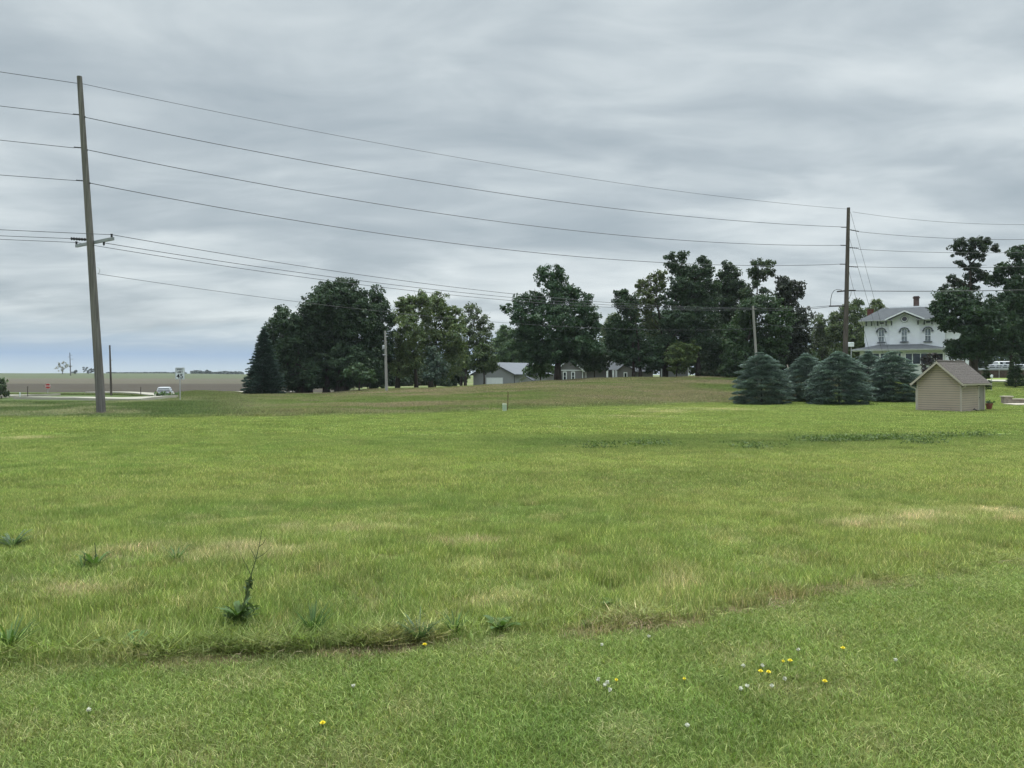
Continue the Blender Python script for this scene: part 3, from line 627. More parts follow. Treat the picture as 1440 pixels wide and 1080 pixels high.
tree('pine_tree', 'small soft blue green pine in front of the light green ash trees', 612, 106, [(608, 491, 6, 7), (612, 502, 9, 9), (606, 514, 13, 10), (620, 516, 11, 10), (612, 528, 16, 10)], 2.5, (.060, .092, .066), 27, cat='pine', group=G1, leaf=.18, per=40)
tree('ash_tree', 'thin airy tree standing behind the left end of the grey garage', 654, 128, [(665, 437, 10, 9), (672, 449, 12, 12), (682, 462, 12, 14), (666, 475, 18, 16), (656, 458, 12, 14), (678, 488, 18, 16), (652, 500, 12, 20), (645, 520, 8, 14)], 4.5, OG, 28, group=G1, dens=2.7, trunks=[(654, 0, 4.5), (648, 0, 4)], bare=1)
tree('young_maple_tree', 'small green tree in front of the white garage door', 681, 108, [(680, 492, 11, 9), (673, 505, 13, 11), (688, 507, 12, 12), (668, 512, 8, 7), (682, 516, 13, 8), (691, 511, 7, 8)], 3, (.060, .090, .035), 29, cat='young tree', group=G1, leaf=.2)
tree('maple_tree', 'hazy green tree rising behind the roof of the grey garage', 706, 150, [(708, 474, 14, 16), (700, 492, 14, 18), (716, 498, 18, 20), (702, 515, 20, 14), (730, 505, 18, 20)], 4, MG, 30, group=G1, trunks=[(706, 0, 4)])
tree('oak_tree', 'big dark oak with a knob of leaves on top, between garage and grey house', 784.5, 103, [(765, 384, 10, 8), (785, 382, 8, 8), (772, 394, 17, 12), (788, 392, 9, 9), (778, 410, 16, 14), (800, 410, 12, 10), (735, 422, 12, 9), (712, 433, 7, 5), (727, 440, 15, 12), (752, 416, 8, 9), (757, 430, 13, 12), (790, 432, 26, 18), (812, 420, 12, 12), (829, 418, 5, 8), (823, 440, 17, 17), (836, 452, 11, 12), (740, 457, 24, 16), (775, 455, 40, 24), (815, 466, 32, 22), (745, 482, 30, 23), (785, 487, 42, 24), (825, 486, 25, 20), (755, 503, 25, 12), (798, 502, 30, 10)], 9.5, DG2, 31, group=G2, topfrac=.75, dens=4.0)
tree('young_maple_tree', 'small green tree left under the big oak, before the garage wall', 760, 112, [(760, 508, 14, 10), (750, 520, 12, 8), (768, 518, 13, 10), (760, 520, 13, 5)], 2.4, MG, 32, cat='young tree', group=G2, leaf=.2)
tree('young_maple_tree', 'slim stemmed tree in front of the recessed grey wall right of the big oak', 836, 109, [(835, 500, 18, 15), (848, 508, 12, 12), (823, 508, 11, 10), (836, 516, 18, 6)], 2.2, (.045, .074, .036), 33, cat='young tree', group=G2, leaf=.2)
tree('maple_tree', 'pale far tree glimpsed in the gap right of the big oak', 857, 145, [(852, 462, 9, 9), (863, 450, 8, 10), (858, 480, 14, 20), (862, 505, 18, 18), (848, 510, 14, 16)], 4, PG, 34, group=G2)
tree('maple_tree', 'dark maple with small spiky tips, left edge of the right tree mass', 891, 106, [(868, 412, 3, 5), (880, 409, 4, 6), (874, 420, 10, 8), (888, 422, 10, 7), (878, 434, 14, 12), (868, 455, 14, 14), (884, 462, 20, 18), (866, 478, 15, 16), (888, 485, 26, 22), (895, 500, 30, 16), (870, 502, 14, 10), (915, 500, 20, 24)], 4.5, (.034, .064, .028), 35, group=G2, trunks=[(891, 0, 4.5), (900, 0, 5)])
tree('locust_tree', 'thin light tree with dark limbs showing through its open top', 935, 110, [(900, 402, 6, 6), (908, 394, 8, 6), (922, 387, 7, 6), (932, 386, 6, 6), (915, 404, 12, 10), (928, 402, 11, 11), (904, 420, 16, 12), (922, 425, 14, 14), (900, 440, 18, 14), (915, 455, 20, 16)], 6, (.085, .112, .042), 36, group=G2, dens=2.1, bare=1, topfrac=.85, leaf=.23)
tree('oak_tree', 'tall dark oak with a stepped crown, highest tree of the right tree mass', 982, 107, [(944, 363, 8, 6), (958, 361, 7, 6), (943, 374, 7, 6), (960, 379, 15, 11), (990, 368, 9, 7), (993, 383, 10, 9), (976, 385, 19, 11), (965, 400, 27, 15), (985, 405, 19, 13), (1002, 402, 8, 7), (960, 425, 31, 19), (990, 426, 21, 16), (955, 450, 27, 21), (983, 450, 27, 18), (950, 480, 30, 23), (985, 480, 28, 18), (958, 503, 24, 12)], 7, DG, 37, group=G2, topfrac=.8, trunks=[(982, 0, 7), (935, 0, 6.5)], bare=1)
tree('young_maple_tree', 'small bright green tree in the shade below the tall stepped oak', 951, 104, [(953, 492, 12, 10), (964, 503, 13, 10), (946, 508, 12, 12), (970, 490, 9, 9), (955, 518, 12, 6)], 2, (.085, .120, .040), 38, cat='young tree', group=G2, leaf=.2)
tree('maple_tree', 'dark tree with a fuzzy green top right of the tall stepped oak', 1028, 112, [(1022, 375, 9, 6), (1016, 384, 9, 6), (1030, 386, 9, 8), (1022, 400, 17, 11), (1010, 412, 10, 9), (1032, 412, 16, 15), (1018, 430, 20, 14), (1042, 408, 10, 13), (1048, 425, 12, 12), (1030, 450, 20, 16), (1018, 480, 24, 22), (1008, 505, 28, 22), (1030, 515, 26, 16)], 6, (.040, .066, .032), 39, group=G2, bare=1)
tree('elm_tree', 'tree whose flat topped plume stands on a bare crooked limb', 1062, 108, [(1066, 369, 13, 5), (1082, 372, 8, 6), (1060, 379, 10, 5), (1074, 382, 14, 6), (1066, 391, 14, 6), (1084, 385, 7, 5), (1066, 400, 9, 5), (1050, 408, 9, 8), (1078, 412, 10, 6)], 3.5, (.050, .076, .036), 40, group=G2, dens=3.2, topfrac=.97, depth=.5)
tree('maple_tree', 'broad mid green tree filling the space behind the thin grey utility pole', 1046, 100, [(1075, 428, 22, 13), (1052, 438, 18, 16), (1088, 450, 24, 20), (1052, 468, 30, 24), (1086, 480, 25, 22), (1062, 500, 36, 24), (1035, 500, 22, 24), (1040, 520, 30, 11), (1085, 515, 22, 14)], 5, (.042, .076, .032), 41, group=G2)
tree('juniper_tree', 'very dark juniper with a notched spiky top at the right end of the tree mass', 1112, 104, [(1101, 393, 6, 6), (1112, 400, 8, 6), (1124, 402, 6, 5), (1105, 408, 13, 9), (1110, 420, 18, 10), (1100, 402, 8, 8), (1122, 412, 8, 6), (1096, 418, 8, 8), (1102, 432, 17, 10), (1115, 445, 22, 14), (1117, 466, 25, 22), (1114, 490, 27, 23), (1106, 510, 28, 16)], 7, (.030, .040, .024), 42, cat='juniper', group=G2, leaf=.20, per=40, dens=4, depth=.7)
tree('maple_tree', 'lighter green far tree between the dark juniper and the tall pole', 1156, 140, [(1149, 455, 10, 11), (1156, 478, 16, 20), (1168, 470, 12, 18), (1150, 500, 18, 20), (1172, 500, 18, 18)], 5, (.085, .115, .050), 43, group=G3)
tree('maple_tree', 'green tree directly behind the tall wooden pole', 1190, 135, [(1178, 447, 11, 9), (1192, 434, 9, 8), (1205, 427, 8, 7), (1175, 466, 16, 15), (1200, 447, 16, 14), (1195, 474, 24, 20), (1184, 496, 22, 16), (1210, 490, 14, 18)], 6, (.075, .105, .040), 44, group=G3)
tree('maple_tree', 'light tree with feathery tips rising behind the left chimney of the white house', 1234, 150, [(1228, 425, 5, 7), (1238, 428, 5, 8), (1222, 438, 9, 10), (1236, 442, 12, 12), (1248, 448, 8, 8), (1228, 465, 16, 18)], 5, (.090, .118, .042), 45, group=G3, dens=3.2)
BT = 'dim trees far behind the tree line'
bgt = [(415, 150, [(405, 530, 26, 16), (430, 520, 26, 22), (385, 538, 12, 10)], 'dim far growth seen beneath the left shoulder maple'), (470, 150, [(460, 530, 26, 20), (485, 535, 22, 16)], 'dim far growth seen beneath the tallest dark maple'),
 (535, 140, [(520, 530, 24, 18), (545, 515, 16, 30), (560, 535, 18, 14)], 'dim far tree behind the pale pole with the transformer'), (590, 145, [(575, 520, 22, 26), (600, 530, 26, 18)], 'dim far tree seen between the two ash trunks'),
 (640, 150, [(625, 528, 24, 22), (645, 510, 16, 34), (650, 525, 6, 10)], 'dim far tree left of the grey garage'), (740, 160, [(728, 490, 22, 28), (752, 500, 24, 20), (715, 515, 18, 14)], 'dim far tree behind the pale garage roof'),
 (815, 150, [(800, 500, 26, 24), (832, 500, 22, 26)], 'dim far tree behind the grey gabled house'), (880, 140, [(868, 500, 22, 24), (895, 500, 24, 26), (850, 505, 14, 12)], 'dim far tree behind the white porch columns'),
 (930, 135, [(920, 485, 22, 34), (942, 505, 22, 20), (925, 455, 16, 20)], 'dim far tree behind the thin open topped tree'), (985, 135, [(975, 500, 26, 30), (1000, 470, 20, 30), (1002, 515, 24, 18)], 'dim far tree behind the trunk of the tall stepped oak'),
 (1040, 130, [(1030, 490, 24, 34), (1055, 515, 28, 18), (1040, 450, 18, 20)], 'dim far tree behind the fuzzy topped tree'), (1095, 130, [(1080, 500, 22, 28), (1105, 505, 26, 26), (1130, 512, 16, 18)], 'dim far tree behind the dark juniper'),
 (1165, 150, [(1150, 512, 20, 16), (1180, 510, 22, 20), (1205, 500, 16, 28)], 'dim far tree low behind the tall wooden pole'), (1375, 150, [(1365, 480, 22, 30), (1390, 500, 22, 24), (1350, 500, 18, 24)], 'dim far tree behind the vehicles and the pine trunk'),
 (1425, 155, [(1412, 492, 22, 30), (1440, 495, 26, 30), (1470, 500, 26, 30)], 'dim far tree behind the vehicles at the right edge')]
for i, (px, Yb, bl, lab) in enumerate(bgt): tree('background_tree', lab, px, Yb, bl, 4, (.040, .064, .032) if i % 3 else (.055, .080, .036), 300 + i, group=BT, leaf=.34, dens=3.0, per=22, clump=.9)
tree('white_pine_tree', 'tall white pine with a flat tufted head leaning over the house', 1366, 96, [(1356, 341, 11, 7), (1370, 340, 10, 7), (1385, 340, 9, 6), (1350, 350, 8, 7), (1368, 350, 14, 8), (1386, 349, 8, 7), (1397, 347, 3, 3), (1402, 350, 3, 3), (1346, 358, 7, 3), (1364, 361, 10, 4), (1381, 361, 8, 4), (1349, 370, 6, 2.5), (1358, 376, 7, 3), (1374, 377, 9, 7), (1372, 388, 12, 9), (1384, 390, 9, 8), (1366, 402, 12, 10), (1342, 395, 8, 4), (1337, 391, 4, 3), (1353, 402, 10, 7), (1348, 410, 8, 6), (1330, 403, 2.5, 7), (1324, 412, 3, 6), (1332, 414, 6, 5)], 6, (.034, .052, .030), 46, cat='pine', group=G3, leaf=.16, per=46, dens=5, topfrac=.93, clump=.42, depth=.7)
tree('maple_tree', 'dense dark maple below the white pine, covering the right side of the white house', 1374, 92, [(1330, 420, 13, 11), (1320, 432, 11, 10), (1314, 430, 5, 5), (1324, 446, 12, 12), (1340, 438, 20, 18), (1352, 420, 16, 12), (1362, 436, 24, 20), (1335, 458, 14, 10), (1378, 462, 28, 24), (1352, 470, 18, 16), (1392, 440, 16, 18), (1345, 484, 10, 6), (1338, 488, 9, 5), (1362, 490, 22, 14), (1388, 490, 22, 14), (1350, 497, 14, 7)], 7, (.036, .066, .031), 47, group=G3)
tree('maple_tree', 'dark maple cut off by the right edge of the photo', 1422, 94, [(1430, 350, 8, 5), (1425, 358, 7, 5), (1436, 362, 10, 8), (1406, 378, 8, 6), (1418, 378, 9, 7), (1434, 378, 12, 10), (1402, 392, 10, 9), (1420, 398, 14, 10), (1440, 402, 16, 14), (1445, 425, 20, 20), (1412, 425, 18, 14), (1435, 450, 24, 20), (1408, 458, 22, 20), (1430, 485, 24, 16), (1460, 470, 24, 34), (1402, 485, 16, 14), (1455, 385, 16, 20)], 6.5, (.036, .064, .031), 48, group=G3, bare=1)
tree('plum_shrub', 'dark purple leaved shrub between the white house and the shed roof', 1312, 92, [(1312, 500, 7, 5), (1302, 508, 9, 6), (1318, 508, 9, 7), (1310, 520, 13, 10)], 2, (.040, .034, .036), 49, cat='shrub', leaf=.2, clump=.35, per=26, dens=3.5)
tree('bush', 'dark green bush with pale lower growth at the left edge of the photo', 2, 84, [(0, 540, 9, 7), (7, 545, 8, 7), (-8, 538, 10, 9), (4, 553, 9, 5)], 2, (.060, .092, .045), 50, cat='bush', leaf=.2, clump=.35, per=26, dens=3.5)
tree('bush', 'leafy green bush on the bank hiding the lower half of the white car', 229, 86, [(220, 559, 5, 4), (227, 556.5, 7, 5), (236, 556, 8, 6), (245, 557.5, 6, 5)], 1.5, (.065, .120, .035), 51, base_py=563, cat='bush', leaf=.16, clump=.3, per=26, dens=6)
for i, (px, ht_, wd_) in enumerate(((996, 9, 12), (1018, 10, 13), (1040, 8, 12), (1092, 8, 12))):
    tree('brush', ['scrubby brush under the trees right of the tall stepped oak', 'scrubby brush below the dark tree with the fuzzy top', 'scrubby brush just left of the lone blue spruce', 'scrubby brush seen between the lone blue spruce and the next'][i], px, 106, [(px - 5, 533 - ht_ * .7, wd_, ht_ * .7), (px + 6, 533 - ht_ * .5, wd_, ht_ * .6)], 1, (.050, .068, .034), 60 + i, cat='brush', leaf=.22, clump=.4, per=22, dens=3)
# far things on the left horizon
tree('cottonwood_tree', 'pale nearly bare tree on the far left horizon beside the distant pole', 88, 780, [(82, 513, 4, 4), (90, 511, 5, 3.5), (96, 516, 4, 4), (88, 518, 8, 5)], 1.6, (.20, .20, .15), 70, group='trees on the far horizon', leaf=.9, clump=1.6, dens=.10, per=12, bark='bark_lt')
tree('bushy_tree', 'tiny dark round tree on the far left horizon', 107, 780, [(107, 522.5, 3.5, 2.5), (104, 524, 3, 2)], .8, (.03, .045, .035), 71, group='trees on the far horizon', leaf=.9, clump=1.2, dens=.2, per=16)
tree('bushy_tree', 'dark windblown tree on the far horizon just left of the big leaning pole', 125, 780, [(121, 518, 3, 2.5), (127, 519, 4, 2.5), (131, 521.5, 3, 2), (124, 523, 6, 2.5)], 1, (.04, .055, .045), 72, group='trees on the far horizon', leaf=.9, clump=1.2, dens=.2, per=16)
def far_line():
    rg = np.random.default_rng(5); C = []
    for a, b, h in ((268, 292, 4.5), (292, 318, 3.4), (318, 342, 3.0), (150, 200, 1.2), (200, 262, 1.3)):
        n = int((b - a) * 14); px = a + rg.random(n) * (b - a); Y = 1000 + rg.random(n) * 30; x = (px - 720) * Y / F
        top = h * (.35 + .65 * vnoise(px * .22, px * 0, 9)); z = zt(x, np.full(n, 880.)) + .0 + rg.random(n) * top * Y / F * 1.1
        C.append(np.stack([x, Y, z], 1))
    C = np.concatenate(C); V = leaf_quads(C, 1.9, rg, .2); me = fastmesh('distant_treeline', V, np.arange(len(V)).reshape(-1, 4), shade=np.ones(len(V)))
    o = meshobj('distant_treeline', me, foliage_mat((.040, .055, .048), .1)); tag(o, 'thin bluish line of far woods on the horizon', 'woods', kind='stuff')
far_line()

# ------------------------------------------------------------------ utility poles
def local(e, p): return Vector(p) - Vector(e.location)
def pole(name, label, base, top, r0, r1, mat, group='utility poles', base_z=None):
    base = Vector(base); top = Vector(top); e = empty(name, base, 0, label, 'utility pole', group); t = top - base; mb = MB()
    n = 10; mb.tube([t * (i / n) + Vector((0, 0, -.4 if i == 0 else 0)) for i in range(n + 1)], [r0 + (r1 - r0) * i / n for i in range(n + 1)], 14)
    mb.build('shaft', M[mat], e, smooth_=False)
    return e
def post_ins(e, a, b, r=.05):     # ribbed horizontal insulator from a to b (world)
    a = local(e, a); b = local(e, b); mb = MB(); pts = []; rad = []
    for i in range(13): pts.append(a.lerp(b, i / 12)); rad.append(r * (.55 if i % 2 else 1.0))
    mb.tube(pts, rad, 8); return mb.build('insulator', M['black'], e)
b0 = P(143, 583.5, 45); t0 = P(111.7, 107.5, 45); b0.z = zg(b0.x, b0.y)
A = pole('utility_pole', 'tall leaning wooden pole close by on the left with one crossarm', b0, t0, .255, .14, 'wood_pole')
for y, xa, xb in ((161, 103, 114), (207.5, 104.5, 117), (254, 107.5, 121)):
    post_ins(A, P(xa, y - .5, 45), P(xb, y + .5, 45), .045); post_ins(A, P(xb + 1, y + 3.2, 45), P(xb + 6, y + 3.5, 45), .05)
post_ins(A, P(100.5, 335.5, 45), P(123, 337, 45), .10)
mb = MB(); a_ = local(A, P(107, 346, 46.7)); c_ = local(A, P(159.5, 335.5, 43.6)); d_ = (c_ - a_).normalized(); s_ = d_.cross(Vector((0, 0, 1))).normalized() * .055; u_ = Vector((0, 0, .085))
mb.add([a_ - s_ - u_, a_ + s_ - u_, a_ + s_ + u_, a_ - s_ + u_, c_ - s_ - u_, c_ + s_ - u_, c_ + s_ + u_, c_ - s_ + u_], [(0, 1, 2, 3), (7, 6, 5, 4), (0, 4, 5, 1), (1, 5, 6, 2), (2, 6, 7, 3), (3, 7, 4, 0)]); mb.build('crossarm', M['grey_arm'], A)
for q in (P(157, 331, 43.7), P(107.5, 341.5, 46.7), P(146, 342, 44.4)):
    q = local(A, q); mb = MB(); mb.tube([q - Vector((0, 0, .14)), q - Vector((0, 0, .05)), q, q + Vector((0, 0, .08))], [.02, .07, .05, .07], 8); mb.build('insulator', M['black'], A)
mb = MB(); q = local(A, P(137, 376, 44.9)); mb.tube([q, q + Vector((.12, 0, -.08)), q + Vector((.14, 0, -.25)), q + Vector((.04, 0, -.38))], .018, 6); mb.build('cable_bracket', M['galv'], A)
b1 = P(1187.3, 565, 75); t1 = P(1193.2, 292, 75); b1.z = zg(b1.x, b1.y)
Bp = pole('utility_pole', 'tall wooden pole behind the blue spruces with many insulators', b1, t1, .27, .15, 'wood_dark')
for y, xs in ((319.5, 1192), (345, 1191), (371.5, 1190)):
    post_ins(Bp, P(xs - 9, y, 75), P(xs, y, 75), .06); post_ins(Bp, P(xs, y + 3, 75), P(xs + 16, y + 6 if y < 330 else y + 4, 75), .06)
for (xa, ya, xb, yb) in ((1177, 410, 1192, 408.5), (1190, 408.5, 1203, 408.5), (1166, 430.5, 1188, 430)):
    mb = MB(); mb.tube([local(Bp, P(xa, ya, 75)), local(Bp, P(xb, yb, 75))], .075, 6); mb.build('crossarm', M['black'], Bp)
mb = MB(); mb.tube([local(Bp, P(x, y, 74.9)) for x, y in ((1168, 430), (1168.2, 421), (1170, 413), (1173, 408.5), (1177, 407), (1184, 408))], .03, 5); mb.build('jumper_cable', M['wire'], Bp)
mb = MB(); mb.tube([local(Bp, P(x, y, 74.9)) for x, y in ((1190, 425), (1194, 420), (1196.5, 414), (1197, 410))], .02, 5); mb.build('jumper_cable', M['wire'], Bp)
b2 = P(1066.5, 551, 82); b2.z = zg(b2.x, b2.y)
Cp = pole('utility_pole', 'thin grey pole rising behind the lone blue spruce', b2, P(1058.8, 430, 82), .15, .11, 'wood_pale')
for dx_ in (-3, 3): mb = MB(); q = local(Cp, P(1059 + dx_, 433, 82)); mb.tube([q, q + Vector((0, 0, .12)), q + Vector((0, 0, .2))], [.05, .07, .03], 6); mb.build('insulator', M['black'], Cp)
mb = MB(); mb.tube([local(Cp, P(1054.5, 434.5, 82)), local(Cp, P(1063.5, 434.5, 82))], .045, 5); mb.build('crossarm', M['wood_pale'], Cp)
b3 = P(543.6, 551, 95); b3.z = zg(b3.x, b3.y)
Dp = pole('utility_pole', 'pale pole with a small transformer in front of the left tree mass', b3, P(541.6, 465, 95), .19, .12, 'wood_pale')
mb = MB(); q = local(Dp, P(539.3, 491, 94.9)); mb.tube([q, q + Vector((0, 0, .06)), q + Vector((0, 0, .42)), q + Vector((0, 0, .5))], [.12, .16, .16, .10], 12); mb.build('transformer', M['galv'], Dp)
mb = MB(); q = local(Dp, P(541, 499, 94.8)); mb.tube([q + Vector((-.25, 0, 0)), q + Vector((.1, 0, 0))], .05, 6); mb.build('insulator', M['galv'], Dp)
mb = MB(); q = local(Dp, P(545.5, 473, 94.8)); mb.tube([q + Vector((-.3, 0, -.05)), q], .04, 6); mb.build('insulator', M['galv'], Dp)
b4 = P(156.5, 557, 97); b4.z = zg(b4.x, b4.y)
Ep = pole('utility_pole', 'thin bare pole across the road just right of the big leaning pole', b4, P(154.3, 485.5, 97), .14, .09, 'wood_dark')
mb = MB(); q = local(Ep, P(156.6, 506.5, 97)); mb.tube([q + Vector((-.1, 0, 0)), q + Vector((.15, 0, 0))], .05, 6); mb.build('insulator', M['galv'], Ep)
b5 = P(99.3, 526, 640); b5.z = zg(b5.x, b5.y)
Fp = pole('utility_pole', 'distant pole with short crossarms beside the bare tree on the horizon', b5, P(98.2, 496, 640), .42, .28, 'wood_dark')
for (xa, xb, y) in ((98, 102, 499.5), (95.5, 98.5, 502), (98.5, 103, 505)):
    mb = MB(); mb.tube([local(Fp, P(xa, y, 640)), local(Fp, P(xb, y, 640))], .12, 5); mb.build('crossarm', M['wood_dark'], Fp)

# wires: each span hangs between two points; the sag is solved so that it passes through a known third point
def wire(label, a, b, mid, r=.020, group='overhead wires'):
    a = Vector(a); b = Vector(b); tx = (mid[0] - 720) / F    # x = tx*y on the span
    t = (tx * a.y - a.x) / ((b.x - a.x) - tx * (b.y - a.y)); p = a.lerp(b, t); zt_ = EYE - (mid[1] - HY) * p.y / F
    sag = (p.z - zt_) / (4 * t * (1 - t)); n = 40; mb = MB()
    mb.tube([a.lerp(b, i / n) - a - Vector((0, 0, 4 * sag * (i / n) * (1 - i / n))) for i in range(n + 1)], r, 5)
    o = mb.build('overhead_wire', M['wire'], None, smooth_=True); o.location = a; tag(o, label, 'wire', group)
spans = [('topmost', (115, 117.6, 45), (1191, 294, 75), (740, 237.5), .015), ('second highest', (120, 165, 45), (1183, 319, 75), (740, 277), .022), ('third highest', (122, 210.5, 45), (1181, 345, 75), (740, 316.5), .022), ('fourth highest', (126.5, 257.5, 45), (1180, 371.5, 75), (740, 354), .022)]
for nm, a, b, m, r in spans: wire(f'{nm} wire of the long span between the two tall poles', P(*a), P(*b), m, r)
for nm, a, m in (('topmost', (109, 117.2, 45), (0, 101)), ('second highest', (104, 161, 45), (0, 149)), ('third highest', (105, 208, 45), (0, 197)), ('fourth highest', (108, 254, 45), (0, 246))):
    a = P(*a); wire(f'{nm} wire running left out of the photo from the leaning pole', a, a + Vector((-57.8, -30, 0)), m, .017)
wire('uppermost of the three crossarm wires strung right from the leaning pole', P(157, 330, 43.7), P(1056, 433, 82), (700, 411), .018)
wire('middle one of the three crossarm wires strung right from the leaning pole', P(146, 341.5, 44.4), P(1059, 434, 82), (700, 416.5), .018)
wire('lowest of the three crossarm wires strung right from the leaning pole', P(107.5, 341, 46.7), P(1062, 435.5, 82), (700, 421), .018)
wire('single low wire strung from below the crossarm of the leaning pole', P(137, 385, 45), P(1061, 462, 82), (500, 434), .013)
for nm, a, m, off in (('upper', (157, 330, 43.7), (0, 323), (-57.8, -30, 0)), ('middle', (100.5, 335.5, 45), (0, 331.5), (-57.8, -30, 0)), ('lower', (107.5, 341, 46.7), (0, 336.5), (-57.8, -30, 0))):
    a = P(*a); wire(f'{nm} crossarm wire running left out of the photo from the leaning pole', a, a + Vector(off), m, .016)
wire('upper wire between the thin grey pole and the tall right pole', P(1062, 433, 82), P(1166, 430, 75), (1115, 433.5), .022)
wire('lower wire between the thin grey pole and the tall right pole', P(1061, 435.5, 82), P(1166, 431.5, 75), (1115, 436), .022)
wire('slack low wire between the thin grey pole and the tall right pole', P(1061, 453, 82), P(1187, 457, 75), (1125, 460.5), .014)
for nm, a, m, z, r in (('topmost', (1199, 298, 75), (1340, 313), 0, .015), ('second highest', (1209, 326, 75), (1320, 334.5), 0, .02), ('third highest', (1207, 350.5, 75), (1320, 355), 0, .02), ('fourth highest', (1204, 375, 75), (1310, 376.5), 0, .02), ('thick lowest', (1203, 409, 75), (1310, 409.5), 0, .035)):
    a = P(*a); wire(f'{nm} wire running right out of the photo from the tall right pole', a, Vector((70, 60, a.z)), m, r)
for nm, a, g in (('outer', (1196, 298, 75), (1266, 560, 79)), ('middle', (1194, 333, 75), (1258, 560, 79.5)), ('inner', (1193, 378, 75), (1238, 560, 80))):
    mb = MB(); a = P(*a); g = P(*g); g.z = zg(g.x, g.y); mb.tube([Vector((0, 0, 0)), g - a], .014, 5); o = mb.build('guy_wire', M['wire']); o.location = a; tag(o, f'{nm} slanting guy wire bracing the tall right pole', 'guy wire', 'guy wires of the right pole')
mb = MB(); a = P(1107, 513, 84); g = P(1115, 530.5, 84); g.z = min(g.z, zg(g.x, g.y) + .5); mb.tube([Vector((0, 0, 0)), g - a], .06, 8); o = mb.build('guy_guard', M['cap'], None); o.location = a; tag(o, 'pale slanted guy wire guard between the two leftmost blue spruces', 'guy guard')
# small floodlight-like white box on a post beside the right pole
q = P(1197, 520, 80); q.z = zg(q.x, q.y); e = empty('post_light', q, 0, 'white box lamp on a thin post just right of the tall pole', 'lamp')
zt_ = EYE + 41 * 80 / F - q.z
mb = MB(); mb.tube([(0, 0, -.2), (0, 0, zt_ - .1)], .05, 8); mb.build('post', M['galv'], e)
mb = MB(); mb.box(-.28, .22, -.2, .2, zt_ - .12, zt_ + .22); mb.prism([(-.32, zt_ + .22), (.26, zt_ + .22), (.18, zt_ + .34), (-.24, zt_ + .34)], -.24, .24); mb.build('lamp_head', M['trimw'], e, bevel=.03)

# ------------------------------------------------------------------ white two-storey house
TH = R(27)
H = empty('white_house', (56.1, 110, 1.2), -TH, 'white two-storey house with grey hip roof, round attic window and porch', 'house')
mb = MB(); mb.box(-5.1, 5.05, 0, 10.5, -.8, 8.16); mb.build('wall', M['white'], H)
mb = MB(); mb.box(5.05, 8.2, 2.6, 9, -.8, 7.2); mb.build('wing_wall', M['white'], H)
mb = MB(); mb.prism([(4.9, 7.2), (8.9, 7.2), (8.9, 7.35), (6.6, 8.3), (4.9, 8.3)], 2.0, 9.6); mb.build('wing_roof', M['slate'], H)
ez, dzt = 8.16, 10.2; ex0, ex1, ey0, ey1 = -6.0, 5.9, -.85, 11.3; ix0, ix1, iy0, iy1 = -2.9, 2.8, 2.4, 8.2
def hz(y): return ez + .12 + (y - ey0) * (dzt - ez - .12) / (iy0 - ey0)
gy = ey0 + (9.42 - ez - .12) / ((dzt - ez - .12) / (iy0 - ey0))
mb = MB(); V = [(ex0, ey0, ez + .12), (-2.35, ey0, ez + .12), (0, gy, 9.42), (2.35, ey0, ez + .12), (ex1, ey0, ez + .12), (ix1, iy0, dzt), (ix0, iy0, dzt), (ex1, ey1, ez + .12), (ex0, ey1, ez + .12), (ix1, iy1, dzt), (ix0, iy1, dzt)]
mb.add(V, [(0, 1, 2, 6), (2, 3, 4, 5), (2, 5, 6), (4, 7, 9, 5), (7, 8, 10, 9), (8, 0, 6, 10), (6, 5, 9, 10)])
Rf = mb.build('roof', M['slate'], H)
mb = MB(); mb.box(-2.0, 2.2, 2.9, 7.6, dzt + .005, dzt + .18); mb.build('roof_deck_curb', M['trimw'], Rf)
mb = MB()   # eave boxes, broken at the cross gable
for a, b in ((ex0, -1.5), (1.5, ex1)): mb.box(a, b, ey0, .35, ez - .03, ez + .115)
mb.box(ex0, ex0 + 1.0, .35, ey1, ez - .03, ez + .115); mb.box(ex1 - 1.0, ex1, .35, ey1, ez - .03, ez + .115); mb.box(ex0 + 1, ex1 - 1, ey1 - .9, ey1, ez - .03, ez + .115)
mb.build('eave', M['galv'], H)
mb = MB(); mb.prism([(-1.95, 4.5), (1.95, 4.5), (1.95, 8.3), (0, 9.22), (-1.95, 8.3)], -.13, .6); mb.build('gable_wall', M['white'], H)
for s_ in (-1, 1):
    mb = MB(); mb.slab([(0, -1.0, 9.48), (s_ * 2.45, -1.0, 8.32), (s_ * 2.35, ey0 + .1, 8.40), (0, gy + .1, 9.50)], .10); mb.build('gable_roof', M['slate'], H)
    mb = MB(); mb.prism([(0, 9.34), (s_ * 2.5, 8.16), (s_ * 2.5, 8.34), (0, 9.54)], -1.08, -1.0); mb.build('bargeboard', M['trimw'], H)
def ring(mb, cx, cz, r0, r1, y0, y1, n=28, a0=0, a1=2 * math.pi, rz=1.0):
    full = abs(a1 - a0 - 2 * math.pi) < 1e-6; V = []; k = n if full else n + 1
    for i in range(k):
        a = a0 + (a1 - a0) * i / n; c, s = math.cos(a), math.sin(a)
        V += [(cx + r0 * c, y0, cz + r0 * s * rz), (cx + r1 * c, y0, cz + r1 * s * rz), (cx + r1 * c, y1, cz + r1 * s * rz), (cx + r0 * c, y1, cz + r0 * s * rz)]
    f = []
    for i in range(n):
        j = (i + 1) % k
        for q in range(4): f.append((i * 4 + q, i * 4 + (q + 1) % 4, j * 4 + (q + 1) % 4, j * 4 + q))
    if not full: f += [(0, 1, 2, 3), tuple(n * 4 + q for q in (3, 2, 1, 0))]
    mb.add(V, f)
mb = MB(); ring(mb, .0, 8.36, 0.0, .34, -.17, -.14); W = mb.build('round_window', M['glass'], H)
